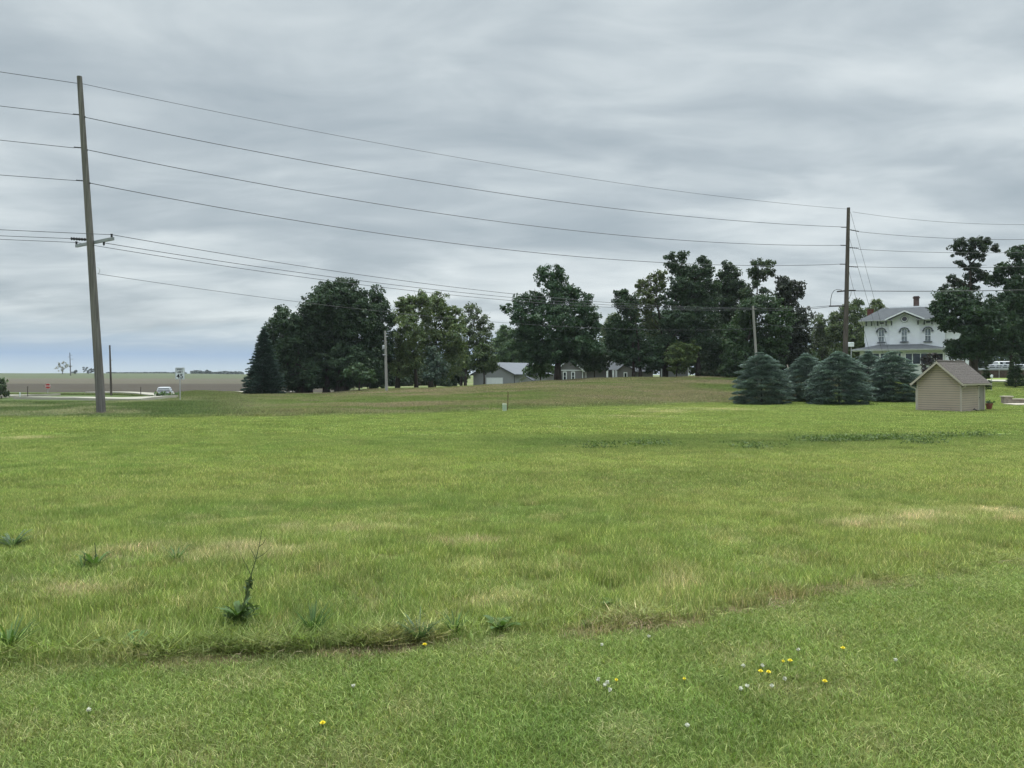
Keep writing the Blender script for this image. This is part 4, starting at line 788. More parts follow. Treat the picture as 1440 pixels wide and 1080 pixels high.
mb = MB(); ring(mb, .0, 8.36, .33, .44, -.24, -.14); mb.build('frame', M['trimw'], W)
mb = MB(); ring(mb, .0, 8.36, .44, .50, -.20, -.14); mb.build('outer_ring', M['hoodgrey'], W)
for wx in (-2.98, -.02, 2.95):
    y = -.14 if abs(wx) < 1 else 0
    pts = [(wx - .33, 5.20), (wx + .33, 5.20), (wx + .33, 6.72)] + [(wx + .33 * math.cos(a), 6.72 + .24 * math.sin(a)) for a in np.linspace(.2, math.pi - .2, 7)] + [(wx - .33, 6.72)]
    mb = MB(); mb.prism(pts, y - .03, y + .02); W = mb.build('window', M['glass_lt'], H)
    mb = MB(); mb.box(wx - .40, wx - .33, y - .08, y, 5.16, 6.74); mb.box(wx + .33, wx + .40, y - .08, y, 5.16, 6.74); ring(mb, wx, 6.74, .33, .40, y - .08, y, 10, 0, math.pi, .8)
    mb.box(wx - .33, wx + .33, y - .07, y - .031, 5.90, 5.96); mb.box(wx - .02, wx + .02, y - .06, y - .031, 5.2, 6.9); mb.build('frame', M['trimw'], W)
    mb = MB(); ring(mb, wx, 6.72, .44, .62, y - .18, y, 12, 0, math.pi, .75); mb.box(wx - .70, wx - .44, y - .18, y, 6.54, 6.71); mb.box(wx + .44, wx + .70, y - .18, y, 6.54, 6.71); mb.build('hood', M['hoodgrey'], W)
    mb = MB(); mb.box(wx - .55, wx + .55, y - .15, y, 5.02, 5.14); mb.build('sill', M['hoodgrey'], W)
for bx in (-4.95, -4.25, -3.45, -2.35, -1.65, 1.72, 2.5, 3.45, 4.2, 4.95):
    mb = MB(); mb.prism([(-.02, 8.12), (-.72, 8.12), (-.72, 8.0), (-.22, 7.82), (-.16, 7.5), (-.02, 7.5)], bx - .08, bx + .08, 'x'); mb.build('bracket', M['hoodgrey'], H)
for bx in (-2.9, 2.98):
    mb = MB(); mb.box(bx - .26, bx + .26, -.05, 0, 7.76, 7.98); mb.build('attic_window', M['glass'], H)
mb = MB(); mb.tube([(-5.3, -.1, 8.1), (-5.35, -.1, 7.9), (-5.16, -.05, 7.6), (-5.16, -.05, 5.0)], .045, 6); mb.build('downspout', M['trimw'], H)
mb = MB(); mb.tube([(5.16, -.05, 8.0), (5.16, -.05, 4.8)], .04, 6); mb.build('downspout', M['galv'], H)
c1 = MB(); c1.box(-4.95, -4.15, 3.2, 4.2, 8.6, 10.0); c1.box(-5.02, -4.08, 3.13, 4.27, 10.0, 10.18); C1 = c1.build('chimney', M['brick'], H)
mb = MB(); mb.box(-5.05, -4.05, 3.1, 4.3, 8.3, 8.95); mb.build('flashing', M['trimw'], C1)
c2 = MB(); c2.box(1.2, 1.95, 5.2, 5.95, 10.3, 11.75); c2.box(1.1, 2.05, 5.1, 6.05, 11.75, 11.92); c2.box(1.2, 1.95, 5.2, 5.95, 11.92, 12.05); C2 = c2.build('chimney', M['brickbrown'], H)
# porch
pz, pt = 4.02, 4.78
mb = MB(); V = [(-6.7, -3.1, pz), (5.5, -3.1, pz), (5.5, .02, pz), (-6.7, .02, pz), (-3.1, -.02, pt), (2.2, -.02, pt)]
mb.add(V, [(0, 1, 5, 4), (1, 2, 5), (3, 0, 4), (3, 4, 5, 2), (0, 3, 2, 1)]); PR = mb.build('porch_roof', M['slate'], H)
mb = MB(); mb.box(-6.72, 5.52, -3.12, .0, pz - .22, pz - .005); mb.build('fascia', M['galv'], PR)
mb = MB(); mb.box(-5.7, 5.0, -2.6, -.02, -.8, pz - .225); PW = mb.build('porch_wall', M['porchw'], H)
for (xa, xb, za, zb_) in ((.15, .95, 1.9, 3.35), (1.05, 1.95, 1.9, 3.35), (2.05, 2.95, 1.9, 3.35), (-4.0, -3.2, 2.4, 3.4), (-3.0, -2.2, 2.4, 3.4), (-.75, -.45, 2.4, 3.4), (4.0, 4.7, 1.6, 3.3)):
    mb = MB(); mb.box(xa, xb, -2.64, -2.60, za, zb_); W = mb.build('window', M['glass'], H)
    mb = MB(); mb.box(xa - .07, xa, -2.68, -2.6, za - .08, zb_ + .05); mb.box(xb, xb + .07, -2.68, -2.6, za - .08, zb_ + .05); mb.box(xa, xb, -2.68, -2.6, zb_, zb_ + .05); mb.box(xa, xb, -2.70, -2.6, za - .1, za); mb.build('frame', M['trimw'], W)

# ------------------------------------------------------------------ tan shed
TS = R(50); Bx, By = 29.57, 50.7; w_, d_ = 2.74, 4.16; szg = -.96
# local frame: origin at the near corner, -x along the gable wall, +y along the door wall
Sx = empty('garden_shed', (Bx, By, szg), -TS + 0, 'tan lap-sided garden shed with brown-grey shingle roof on the lawn', 'shed')
# local +x -> (cos,-sin)... the gable wall runs from (-w,0) to (0,0); the long wall from (0,0) to (0,d)
EH, RH = 2.18, 3.42
def lap(mb, fx, z0, z1, step=.155, t=.038):
    z = z0
    while z < z1 - .01:
        fx(z, min(z + step, z1), t); z += step
mb = MB(); mb.box(-w_, 0, 0, d_, -.1, EH - .02); mb.prism([(-w_, EH - .02), (0, EH - .02), (-w_ / 2, RH - .06)], 0.0, d_); WL = mb.build('wall', M['doorgrey_lapshadow'], Sx)  # darker backing seen through the lap gaps paints the shadow line under each board
def gwid(z): return w_ if z < EH else w_ * (1 - (z - EH) / (RH - EH))
mb = MB()
def g_(a, b, t):
    b -= .035; wa, wb = gwid(a) - .02, gwid(b) - .02
    if wb < .05: return
    x0_, m_ = -w_ / 2 - wa / 2, -w_ / 2; mb.prism([(m_ - wa / 2, a), (m_ + wa / 2, a), (m_ + wb / 2, b), (m_ - wb / 2, b)], -.045, -.002)
lap(mb, g_, .08, RH - .1); mb.build('gable_siding', M['tan'], Sx)
mb = MB(); dw = d_ - 1.25
def s_(a, b, t):
    mb.box(.002, .045, .03, dw - .003, a, b - .035)
lap(mb, s_, .08, EH); mb.build('side_siding', M['tan'], Sx)
for cx, cy in ((-w_ - .02, -.03), (-.04, -.03)):
    mb = MB(); mb.box(cx, cx + .09, cy - .03, cy + .07, -.05, EH); mb.build('corner_trim', M['tantrim'], Sx)
ov = .33; oe = .28; sl = (RH - EH) / (w_ / 2)
for sg in (-1, 1):
    mb = MB(); xr = -w_ / 2; xe = xr + sg * (w_ / 2 + oe); ze = EH - oe * sl
    mb.slab([(xr, -ov, RH + .06), (xe, -ov, ze + .06), (xe, d_ + ov, ze + .06), (xr, d_ + ov, RH + .06)], .09)
    RS = mb.build('roof', M['shing'], Sx)
    mb = MB()     # shingle courses as shallow steps
    L_ = math.hypot(w_ / 2 + oe, RH - ze); n = 13
    for i in range(n):
        t0_, t1_ = i / n, (i + 1) / n; x0_, z0_ = xr + (xe - xr) * t0_, RH + .062 + (ze - RH) * t0_; x1_, z1_ = xr + (xe - xr) * t1_, RH + .062 + (ze - RH) * t1_
        mb.add([(x0_, -ov - .01, z0_ + .003), (x1_, -ov - .01, z1_ + .018), (x1_, d_ + ov + .01, z1_ + .018), (x0_, d_ + ov + .01, z0_ + .003), (x1_, -ov - .01, z1_), (x1_, d_ + ov + .01, z1_)], [(0, 1, 2, 3), (1, 4, 5, 2)])
    mb.build('shingle', M['shing'], RS)
    mb = MB(); mb.prism([(xr, RH + .05), (xe, ze + .05), (xe, ze - .12), (xr, RH - .12)], -ov - .035, -ov - .012); mb.build('rake_board', M['tantrim'], Sx)
    mb = MB(); mb.prism([(xe, ze + .04), (xe + sg * .10, ze + .04), (xe + sg * .08, ze - .07), (xe, ze - .08)], -ov, d_ + ov); mb.build('gutter', M['tantrim'], Sx)
    mb = MB(); gx = xe + sg * .05; wx_ = (0.045 if sg > 0 else -w_ - .045)
    if sg > 0: pts = [(gx, -.18, ze - .05), (gx, -.18, ze - .16), (wx_, -.06, ze - .34), (wx_, -.06, .16), (wx_ - .05, -.22, .05)]
    else: pts = [(gx, -.18, ze - .05), (gx, -.18, ze - .16), (wx_, -.06, ze - .34), (wx_, -.06, .16), (wx_ - .12, -.2, .05)]
    mb.tube(pts, .042, 6); mb.build('downspout', M['tantrim'], Sx)
mb = MB(); mb.tube([(-w_ / 2, -ov, RH + .07), (-w_ / 2, d_ + ov, RH + .07)], .07, 8); mb.build('ridge_cap', M['shing'], Sx)
mb = MB(); mb.box(.0, .055, dw + .01, dw + .16, 0, 2.08); mb.box(.0, .055, d_ - .12, d_ + .02, 0, 2.08); mb.box(0, .054, dw + .16, d_ - .12, 1.98, 2.08); DF = mb.build('door_frame', M['tantrim'], Sx)
mb = MB(); mb.box(-.02, .006, dw + .165, d_ - .125, .03, 1.975); DR = mb.build('door', M['doorgrey_lapshadow'], Sx)
mb = MB(); 
for z0_, z1_ in ((.2, .85), (1.0, 1.8)):
    mb.box(.006, .014, dw + .28, dw + .52, z0_, z1_); mb.box(.006, .014, dw + .62, dw + .86, z0_, z1_)
mb.build('door_panel', M['doorgrey_lapshadow'], DR)
mb = MB(); mb.tube([(.01, dw + .25, 1.0), (.06, dw + .25, 1.0)], .03, 8); mb.build('handle', M['black'], DR)
mb = MB(); mb.tube([(.03, dw - .12, 1.92), (.12, dw - .12, 1.94), (.14, dw - .12, 1.80)], [.03, .05, .07], 8); mb.build('wall_lamp', M['black'], Sx)
mb = MB(); mb.box(-w_ - .08, .1, -.08, d_ + .1, -.12, .03); mb.build('slab', M['concrete'], Sx)
mb = MB(); mb.box(-.62, -.56, -.06, -.02, .25, .40); mb.build('outlet_box', M['stone'], Sx)
q = Vector((Bx + math.sin(TS) * 1.7 + .25, By + math.cos(TS) * 1.7 - .1, 0)); q.z = zg(q.x, q.y); mb = MB()
mb.tube([(-.15, 0, .1), (-.08, -.05, .16), (0, .02, .08), (.15, 0, .04), (.45, .1, .03), (.8, .2, .04)], .035, 6); o = mb.build('garden_hose', M['black'], None); o.location = q; tag(o, 'short length of black hose lying along the foot of the shed side wall', 'hose')

# flower pot
q = P(1391, 577.5, 53.8); q.z = zg(q.x, q.y) + .01; e = empty('flower_pot', q, 0, 'terracotta flower pot with a small plant beside the shed door', 'flower pot')
mb = MB(); mb.tube([(0, 0, 0), (0, 0, .02), (0, 0, .34), (0, 0, .345), (0, 0, .42)], [.15, .155, .215, .245, .25], 16); mb.build('pot', M['terracotta'], e, smooth_=False)
rg = np.random.default_rng(3); C = rg.normal(size=(60, 3)) * [.10, .10, .07] + [0, 0, .50]; V = leaf_quads(C, .10, rg, .5); me = fastmesh('plant', V, np.arange(len(V)).reshape(-1, 4), shade=np.ones(len(V))); meshobj('plant', me, foliage_mat((.06, .10, .04), .2), e)

# low block wall with pillar
q = P(1415.5, 567.5, 62); q.z = zg(q.x, q.y); e = empty('garden_wall', q, R(-12), 'low stone block wall with a capped end pillar on the right lawn', 'wall'); zb_ = -.12
mb = MB(); mb.box(-.30, .30, -.30, .30, zb_, .54); mb.build('pillar', M['stone'], e)
mb = MB(); mb.box(-.37, .37, -.37, .37, .543, .63); mb.build('pillar_cap', M['cap'], e)
mb = MB(); mb.box(.303, 6.0, -.18, .18, zb_ - .2, .34); mb.build('wall_blocks', M['stone'], e)
mb = MB(); mb.box(.305, 6.0, -.23, .23, .343, .42); mb.build('wall_cap', M['cap'], e)
mb = MB(); V = []; 
for i in range(9):
    x = xw(1424 + i * 12, 60); V += [(x, 59.6, zg(x, 59.6) + .03), (x, 61.2, zg(x, 61.2) + .03)]
mb.add(V, [(2 * i, 2 * i + 2, 2 * i + 3, 2 * i + 1) for i in range(8)]); o = mb.build('patio', M['cap']); tag(o, kind='structure'); so_ = o.modifiers.new('thick', 'SOLIDIFY'); so_.thickness = .06

# ------------------------------------------------------------------ grey steel garage
TG = R(35); gx0, gy0 = xw(723.5, 124), 124.0; G = empty('steel_garage', (gx0, gy0, -.95), -TG, 'long low grey metal garage with pale metal roof and white overhead door', 'garage')
# local: gable wall along -x from the corner, long wall along +y
gw, gl, gh, gr = 8.4, 17.0, 2.72, 4.55
mb = MB(); mb.box(-gw, 0, 0, gl, -.6, gh); mb.prism([(-gw, gh), (0, gh), (-gw / 2, gr - .05)], 0, gl); mb.build('wall', M['metalgrey'], G)
for sg in (-1, 1):
    xr = -gw / 2; xe = xr + sg * (gw / 2 + .35); ze = gh - .35 * (gr - gh) / (gw / 2)
    mb = MB(); mb.slab([(xr, -.35, gr + .06), (xe, -.35, ze + .06), (xe, gl + .35, ze + .06), (xr, gl + .35, gr + .06)], .07); mb.build('roof', M['metalroof'], G)
    mb = MB(); mb.prism([(xr, gr + .03), (xe, ze + .03), (xe, ze - .10), (xr, gr - .10)], -.40, -.355); mb.build('rake_trim', M['darkroof'], G)
    mb = MB(); mb.box(min(xe, xe + sg * .05), max(xe, xe + sg * .05), -.35, gl + .35, ze - .12, ze + .03); mb.build('eave_trim', M['darkroof'], G)
mb = MB(); mb.box(-.06, .02, -.02, .06, -.6, gh); mb.build('corner_trim', M['darkroof'], G)
mb = MB(); mb.box(-5.6, -2.3, -.05, -.005, -.6, 2.05); D = mb.build('garage_door', M['gdoor'], G)
for i in range(4):
    mb = MB(); mb.box(-5.45 + i * .80, -4.85 + i * .80, -.07, -.051, .78, .98); mb.build('window', M['glass'], D)
mb = MB(); mb.box(-5.7, -5.605, -.06, -.003, -.6, 2.15); mb.box(-2.295, -2.2, -.06, -.003, -.6, 2.15); mb.box(-5.7, -2.2, -.061, -.004, 2.055, 2.15); mb.build('door_trim', M['galv'], D)
# small gabled canopy beside the garage wall
q = P(741, 543, 119); q.z = zg(q.x, q.y); e = empty('canopy', q, R(-20), 'small dark gabled canopy on posts beside the grey garage wall', 'canopy')
zc_ = EYE - 8 * 119 / F - q.z
for sx in (-1, 1):
    for y in (-.6, .6): mb = MB(); mb.tube([(sx * .85, y, -.2), (sx * .85, y, zc_ + .1)], .06, 6); mb.build('post', M['galv'], e)
    mb = MB(); mb.slab([(0, -.85, zc_ + .72), (sx * 1.2, -.85, zc_), (sx * 1.2, .85, zc_), (0, .85, zc_ + .72)], .08); mb.build('roof', M['metalgrey'] if sx < 0 else M['darkroof'], e)
# ------------------------------------------------------------------ grey house with white trim
gz = .2; hx = xw(801, 116); HG = empty('grey_house', (hx, 116, gz), R(-6), 'single storey grey house with white trim and a gabled end with two windows', 'house')
hw = 2.0; he = EYE + 7 * 116 / F - gz; hr = EYE + 23.5 * 116 / F - gz
mb = MB(); mb.box(-hw, hw, 0, 7, -.8, he); mb.prism([(-hw, he), (hw, he), (0, hr - .08)], 0, 7); mb.build('wall', M['housegrey'], HG)
for sg in (-1, 1):
    mb = MB(); sl = (hr - he) / hw; mb.slab([(0, -.3, hr + .05), (sg * (hw + .25), -.3, he - .25 * sl + .05), (sg * (hw + .25), 7, he - .25 * sl + .05), (0, 7, hr + .05)], .08); mb.build('roof', M['slate'], HG)
    mb = MB(); mb.prism([(0, hr + .02), (sg * (hw + .25), he - .25 * sl + .02), (sg * (hw + .25), he - .25 * sl - .16), (0, hr - .16)], -.36, -.305); mb.build('bargeboard', M['trimw'], HG)
mb = MB(); mb.box(-hw, hw, -.04, -.002, he - .14, he); mb.build('trim_band', M['trimw'], HG)
for cx in (-hw, hw - .1): mb = MB(); mb.box(cx, cx + .12, -.05, -.003, -.8, he - .145); mb.build('corner_trim', M['trimw'], HG)
for wx in (-.72, .52):
    mb = MB(); mb.box(wx - .16, wx + .16, -.03, 0, .65, 1.75); W = mb.build('window', M['glass'], HG)
    mb = MB(); mb.box(wx - .29, wx - .16, -.05, -.001, .52, 1.88); mb.box(wx + .16, wx + .29, -.05, -.001, .52, 1.88); mb.box(wx - .16, wx + .16, -.05, -.001, 1.75, 1.88); mb.box(wx - .16, wx + .16, -.05, -.001, .52, .65); mb.box(wx - .16, wx + .16, -.045, -.031, 1.17, 1.22); mb.build('frame', M['trimw'], W)
mb = MB(); mb.box(hw, 7.8, 1.6, 7, -.8, he - .05); mb.build('recessed_wall', M['housegrey'], HG)
mb = MB(); mb.prism([(.9, he - .1), (.9, he + .15), (4.2, hr + .9), (7.6, he + .15), (7.6, he - .1)], 1.5, 1.5, 'x') if False else mb.slab([(hw - .3, .9, he + .0), (9.6, .9, he + .0), (9.6, 4.2, he + 1.6), (hw - .3, 4.2, he + 1.6)], .12); mb.slab([(hw - .3, 7.4, he + .0), (9.6, 7.4, he), (9.6, 4.2, he + 1.6), (hw - .3, 4.2, he + 1.6)], .12); mb.build('main_roof', M['slate'], HG)
mb = MB(); mb.box(hw + .25, hw + .55, 1.56, 1.6, .5, 1.8); mb.build('window', M['trimw'], HG)
for cx in (5.65, 6.55, 7.0):
    mb = MB(); mb.box(cx - .14, cx + .14, .8, 1.08, -.8, he - .05); mb.build('porch_column', M['trimw'], HG)
mb = MB(); mb.box(7.2, 9.5, .2, 6.0, -.8, he - .1); mb.prism([(7.2, he - .1), (9.5, he - .1), (8.35, he + .9)], .2, 6.0); mb.build('end_wall', M['housegrey'], HG)
for sg in (-1, 1): mb = MB(); mb.slab([(8.35, -.05, he + .98), (8.35 + sg * 1.35, -.05, he - .12), (8.35 + sg * 1.35, 6, he - .12), (8.35, 6, he + .98)], .07); mb.build('end_roof', M['slate'], HG)
mb = MB(); mb.box(8.2, 8.5, .17, .2, .75, 1.65); W = mb.build('window', M['glass'], HG)
mb = MB(); mb.box(8.07, 8.2, .14, .198, .62, 1.78); mb.box(8.5, 8.63, .14, .198, .62, 1.78); mb.box(8.2, 8.5, .14, .198, 1.65, 1.78); mb.box(8.2, 8.5, .14, .198, .62, .75); mb.build('frame', M['trimw'], W)
mb = MB(); mb.box(9.3, 9.42, .13, .196, -.8, he - .15); mb.build('corner_trim', M['trimw'], HG)
mb = MB(); mb.box(9.52, 12.5, 1.5, 6, -.8, he - .25); mb.build('side_wall', M['housegrey'], HG)
mb = MB(); mb.slab([(9.52, 1.2, he - .25), (12.8, 1.2, he - .25), (12.8, 3.8, he + .8), (9.52, 3.8, he + .8)], .1); mb.build('side_roof', M['slate'], HG)
# outbuilding further right
ox = xw(953, 118); e = empty('outbuilding', (ox, 118, .6), 0, 'low grey outbuilding partly hidden behind the young bright green tree', 'outbuilding')
mb = MB(); mb.box(-1.8, 1.55, 0, 4, -.5, 2.2); mb.build('wall', M['metalgrey'], e)
mb = MB(); mb.box(1.55, 1.68, -.03, .1, -.5, 2.2); mb.build('corner_trim', M['trimw'], e)
mb = MB(); mb.slab([(-2.1, -.3, 2.2), (1.95, -.3, 2.2), (1.95, 2.0, 3.2), (-2.1, 2.0, 3.2)], .1); mb.slab([(-2.1, 4.3, 2.2), (1.95, 4.3, 2.2), (1.95, 2.0, 3.2), (-2.1, 2.0, 3.2)], .1); mb.build('roof', M['slate'], e)

# ------------------------------------------------------------------ speed limit sign, stop sign and small posts
def text(e, body, size, loc, mat, name='lettering', rz=0.0, sx=1.0, ext=.004):
    cu = bpy.data.curves.new(name, 'FONT'); cu.body = body; cu.size = size; cu.align_x = 'CENTER'; cu.extrude = ext; cu.offset = size * .018
    tmp = bpy.data.objects.new('tmp_text', cu); col.objects.link(tmp); bpy.context.view_layer.update(); me = bpy.data.meshes.new_from_object(tmp.evaluated_get(bpy.context.evaluated_depsgraph_get())); me.materials.clear(); me.materials.append(mat); bpy.data.objects.remove(tmp); o = bpy.data.objects.new(name, me); col.objects.link(o); o.parent = e; o.location = loc; o.rotation_euler = (R(90), 0, rz); o.scale = (sx, 1, 1); return o
def rrect(w, h, r, n=4):
    p = []
    for cx, cz, a0 in ((w / 2 - r, h / 2 - r, 0), (-w / 2 + r, h / 2 - r, 90), (-w / 2 + r, -h / 2 + r, 180), (w / 2 - r, -h / 2 + r, 270)):
        for i in range(n + 1): a = R(a0 + 90 * i / n); p.append((cx + r * math.cos(a), cz + r * math.sin(a)))
    return p
YS = 68.0; q = P(253, 560, YS); q.z = zg(q.x, q.y); e = empty('speed_limit_sign', q, 0, 'white SPEED LIMIT 45 sign on a steel post at the roadside', 'sign')
zc_ = EYE + (527 - 525.2) * YS / F - q.z; sw, sh_ = .84, 1.04
mb = MB(); mb.box(-.035, .035, .012, .06, -.3, zc_ + .45); mb.build('post', M['galv'], e)
mb = MB(); mb.prism([(x, z + zc_) for x, z in rrect(sw, sh_, .06)], -.004, .008); SP = mb.build('sign_panel', M['signw'], e)
mb = MB(); o_ = rrect(sw - .05, sh_ - .05, .05); i_ = rrect(sw - .085, sh_ - .085, .04); k_ = len(o_)
mb.add([(x, -.006, z + zc_) for x, z in o_] + [(x, -.006, z + zc_) for x, z in i_], [(i, (i + 1) % k_, k_ + (i + 1) % k_, k_ + i) for i in range(k_)]); mb.build('border', M['signblack'], SP)
text(SP, 'SPEED', .225, (0, -.008, zc_ + .28), M['signblack'], sx=1.0); text(SP, 'LIMIT', .225, (0, -.008, zc_ + .055), M['signblack'], sx=1.05); text(SP, '45', .56, (0, -.008, zc_ - .42), M['signblack'], sx=1.08)
YS = 108.0; q = P(67.3, 555, YS); q.z = zg(q.x, q.y); e = empty('stop_sign', q, R(48), 'small red STOP sign seen at an angle across the road on the left', 'sign'); zc_ = EYE - (545.5 - 527) * YS / F - q.z + .25; zc_ = max(zc_, .95)
mb = MB(); mb.box(-.03, .03, .01, .05, -.3, zc_); mb.build('post', M['galv'], e)
mb = MB(); mb.prism([(.40 * math.cos(R(22.5 + 45 * i)), zc_ + .40 * math.sin(R(22.5 + 45 * i))) for i in range(8)], -.004, .008); SP = mb.build('sign_panel', M['red'], e)
mb = MB(); ring(mb, 0, zc_, .355, .38, -.008, -.005, 8, R(22.5), R(382.5)); mb.build('border', M['signw'], SP); text(SP, 'STOP', .26, (0, -.009, zc_ - .09), M['signw'])
for nm, lab, px, y0, y1, Yp, r, mt in (('marker_post', 'thin dark post standing in the verge left of the stop sign', 39, 543, 558, 88, .045, 'wood_dark'), ('marker_post', 'short white post at the left end of the road', 28, 552, 558, 86, .06, 'signw'), ('marker_post', 'short dark post beside the road between the thin pole and the white car', 198, 544, 554, 103, .05, 'wood_dark')):
    q = P(px, y1, Yp); q.z = zg(q.x, q.y); top = EYE - (y0 - HY) * Yp / F - q.z; e = empty(nm, q, 0, lab, 'post', 'small posts by the road')
    mb = MB(); mb.tube([(0, 0, -.3), (0, 0, top - .03), (0, 0, top)], [r, r, r * .6], 8); mb.build('post', M[mt], e)
# utility pedestal and stake on the plot
q = P(709.5, 580.5, 50); q.z = zg(q.x, q.y) - .02; e = empty('utility_pedestal', q, R(8), 'pale green utility pedestal standing at the edge of the rough field', 'pedestal')
hp = EYE - (568 - HY) * 50 / F - q.z
mb = MB(); mb.box(-.13, .13, -.10, .10, -.1, hp - .04); mb.build('body', M['pedestal'], e, bevel=.015)
mb = MB(); mb.prism([(-.145, hp - .038), (.145, hp - .038), (.145, hp - .01), (.10, hp + .035), (-.10, hp + .035), (-.145, hp - .01)], -.115, .115); mb.build('cap', M['pedtop'], e)
q = P(713.6, 579, 50.6); q.z = zg(q.x, q.y); o = MB(); o.tube([(0, 0, -.1), (.03, 0, .7), (.04, 0, EYE - (551 - HY) * 50.6 / F - q.z)], [.032, .032, .028], 6); o = o.build('marker_stake', M['stake']); o.location = q; tag(o, 'thin brown stake sticking up right beside the green pedestal', 'stake')

# ------------------------------------------------------------------ vehicles
def loft(mb, secs):
    V = []; 
    for z, hw_, y0, y1 in secs: V += [(-hw_, y0, z), (hw_, y0, z), (hw_, y1, z), (-hw_, y1, z)]
    n = len(secs); f = [(3, 2, 1, 0), tuple(4 * (n - 1) + i for i in range(4))]
    for i in range(n - 1):
        for k in range(4): f.append((4 * i + k, 4 * i + (k + 1) % 4, 4 * i + 4 + (k + 1) % 4, 4 * i + 4 + k))
    return mb.add(V, f)
def car(name, label, loc, rz, paint, cat='car', group=None, van=False):
    e = empty(name, loc, rz, label, cat, group); hz_ = 1.68 if not van else 2.35
    mb = MB(); loft(mb, [(.30, .86, -2.15, 2.15), (.55, .92, -2.25, 2.25), (.95, .93, -2.28, 2.22), (1.02, .90, -2.24, 2.05)]); mb.build('body', M[paint], e, bevel=.05)
    mb = MB(); yf = .95 if not van else 1.6; top = [(1.0, .87, -2.2, yf), (1.30, .82, -2.12, yf - .28), (hz_ - .08, .72, -1.98, yf - .75), (hz_, .60, -1.80, yf - 1.0)]; loft(mb, top); cb = mb.build('cabin', M[paint], e, bevel=.04)
    def at(z, y_):  # y at the rear face
        zs = [t[0] for t in top]; return float(np.interp(z, zs, [t[2] for t in top])), float(np.interp(z, zs, [t[1] for t in top])), float(np.interp(z, zs, [t[3] for t in top]))
    z0_, z1_ = 1.10, hz_ - .16; (a0, w0, f0), (a1, w1, f1) = at(z0_, 0), at(z1_, 0)
    mb = MB(); mb.slab([(-w0 + .10, a0 - .015, z0_), (w0 - .10, a0 - .015, z0_), (w1 - .10, a1 - .015, z1_), (-w1 + .10, a1 - .015, z1_)], .012); mb.build('rear_window', M['glass'], e)
    mb = MB(); mb.slab([(-w0 + .08, f0 + .02, z0_), (w0 - .08, f0 + .02, z0_), (w1 - .08, f1 + .02, z1_), (-w1 + .08, f1 + .02, z1_)], .012); mb.build('windscreen', M['glass'], e)
    for sg in (-1, 1):
        for ya, yb in ((-1.75, -.62), (-.55, .35)):
            mb = MB(); mb.slab([(sg * (w0 + .012), ya, z0_), (sg * (w0 + .012), yb, z0_), (sg * (w1 + .012), yb - .2, z1_), (sg * (w1 + .012), ya + .2, z1_)], .012); mb.build('side_window', M['glass'], e)
        mb = MB(); mb.box(min(sg * .70, sg * .90), max(sg * .70, sg * .90), -2.33, -2.27, .78, 1.06); mb.build('tail_light', M['tail'], e)
        for y in (-1.4, 1.4):
            mb = MB(); mb.tube([(sg * .70, y, .34), (sg * .74, y, .34), (sg * .94, y, .34), (sg * .95, y, .34)], [.30, .34, .34, .28], 18); Wh = mb.build('wheel', M['tyre'], e)
            mb = MB(); mb.tube([(sg * .93, y, .34), (sg * .965, y, .34)], [.20, .17], 12); mb.build('rim', M['galv'], Wh)
    mb = MB(); mb.box(-.86, .86, -2.38, -2.2, .38, .62); mb.build('bumper', M[paint], e, bevel=.04)
    return e
q = P(232, 560, 104); q.z = zg(q.x, q.y); q.z = EYE - (544.0 - HY) * 104 / F - 1.68
car('parked_car', 'white car seen from behind, half hidden by the bank left of the sign', q, R(20), 'carwhite', 'car')
GV = 'vehicles parked beyond the right lawn'
for (px, Yp, rz, pt_, lab, van, ytop) in ((1392, 126, R(75), 'carsilver', 'silver car parked behind the brown wall, nearest to the shed', False, 512.5), (1406, 128, R(60), 'carwhite', 'white van parked behind the brown wall, left of the young evergreen', True, 508), (1419, 124, R(10), 'carsilver', 'silver car seen from behind, parked just left of the young evergreen', False, 512), (1441, 124, R(80), 'carwhite', 'white car cut off by the right edge of the photo', False, 512)):
    q = P(px, 530, Yp); q.z = EYE + (HY - ytop) * Yp / F - (1.68 if not van else 2.35); car('parked_car' if not van else 'parked_van', lab, q, rz, pt_, 'car' if not van else 'van', GV, van)
q = P(1386, 531, 114); q.z = zg(q.x, q.y); e = empty('brick_wall', q, R(-4), 'low brown brick wall between the driveway and the parked vehicles', 'wall'); mb = MB(); top = EYE + 6.5 * 114 / F - q.z
mb.box(-1.5, 16, -.12, .12, -.6, top - .08); mb.build('bricks', M['brickbrown'], e); mb = MB(); mb.box(-1.55, 16, -.17, .17, top - .077, top); mb.build('coping', M['wood_dark'], e)
for px in (1394.5, 1405): 
    q = P(px, 549 if px < 1400 else 531, 79 if px < 1400 else 113); q.z = zg(q.x, q.y); top = (EYE - (531 - HY) * 79 / F - q.z) if px < 1400 else (EYE + 6 * 113 / F - q.z + .9)
    e = empty('marker_post', q, 0, 'thin pale post standing in the lawn right of the shed' if px < 1400 else 'small white birdhouse post in front of the parked van', 'post')
    mb = MB(); mb.tube([(0, 0, -.2), (0, 0, top)], .03, 6); mb.build('post', M['galv'], e)
    mb = MB(); mb.box(-.09, .09, -.09, .09, top, top + .2); mb.prism([(-.12, top + .2), (.12, top + .2), (0, top + .32)], -.11, .11); mb.build('cap', M['trimw'], e)
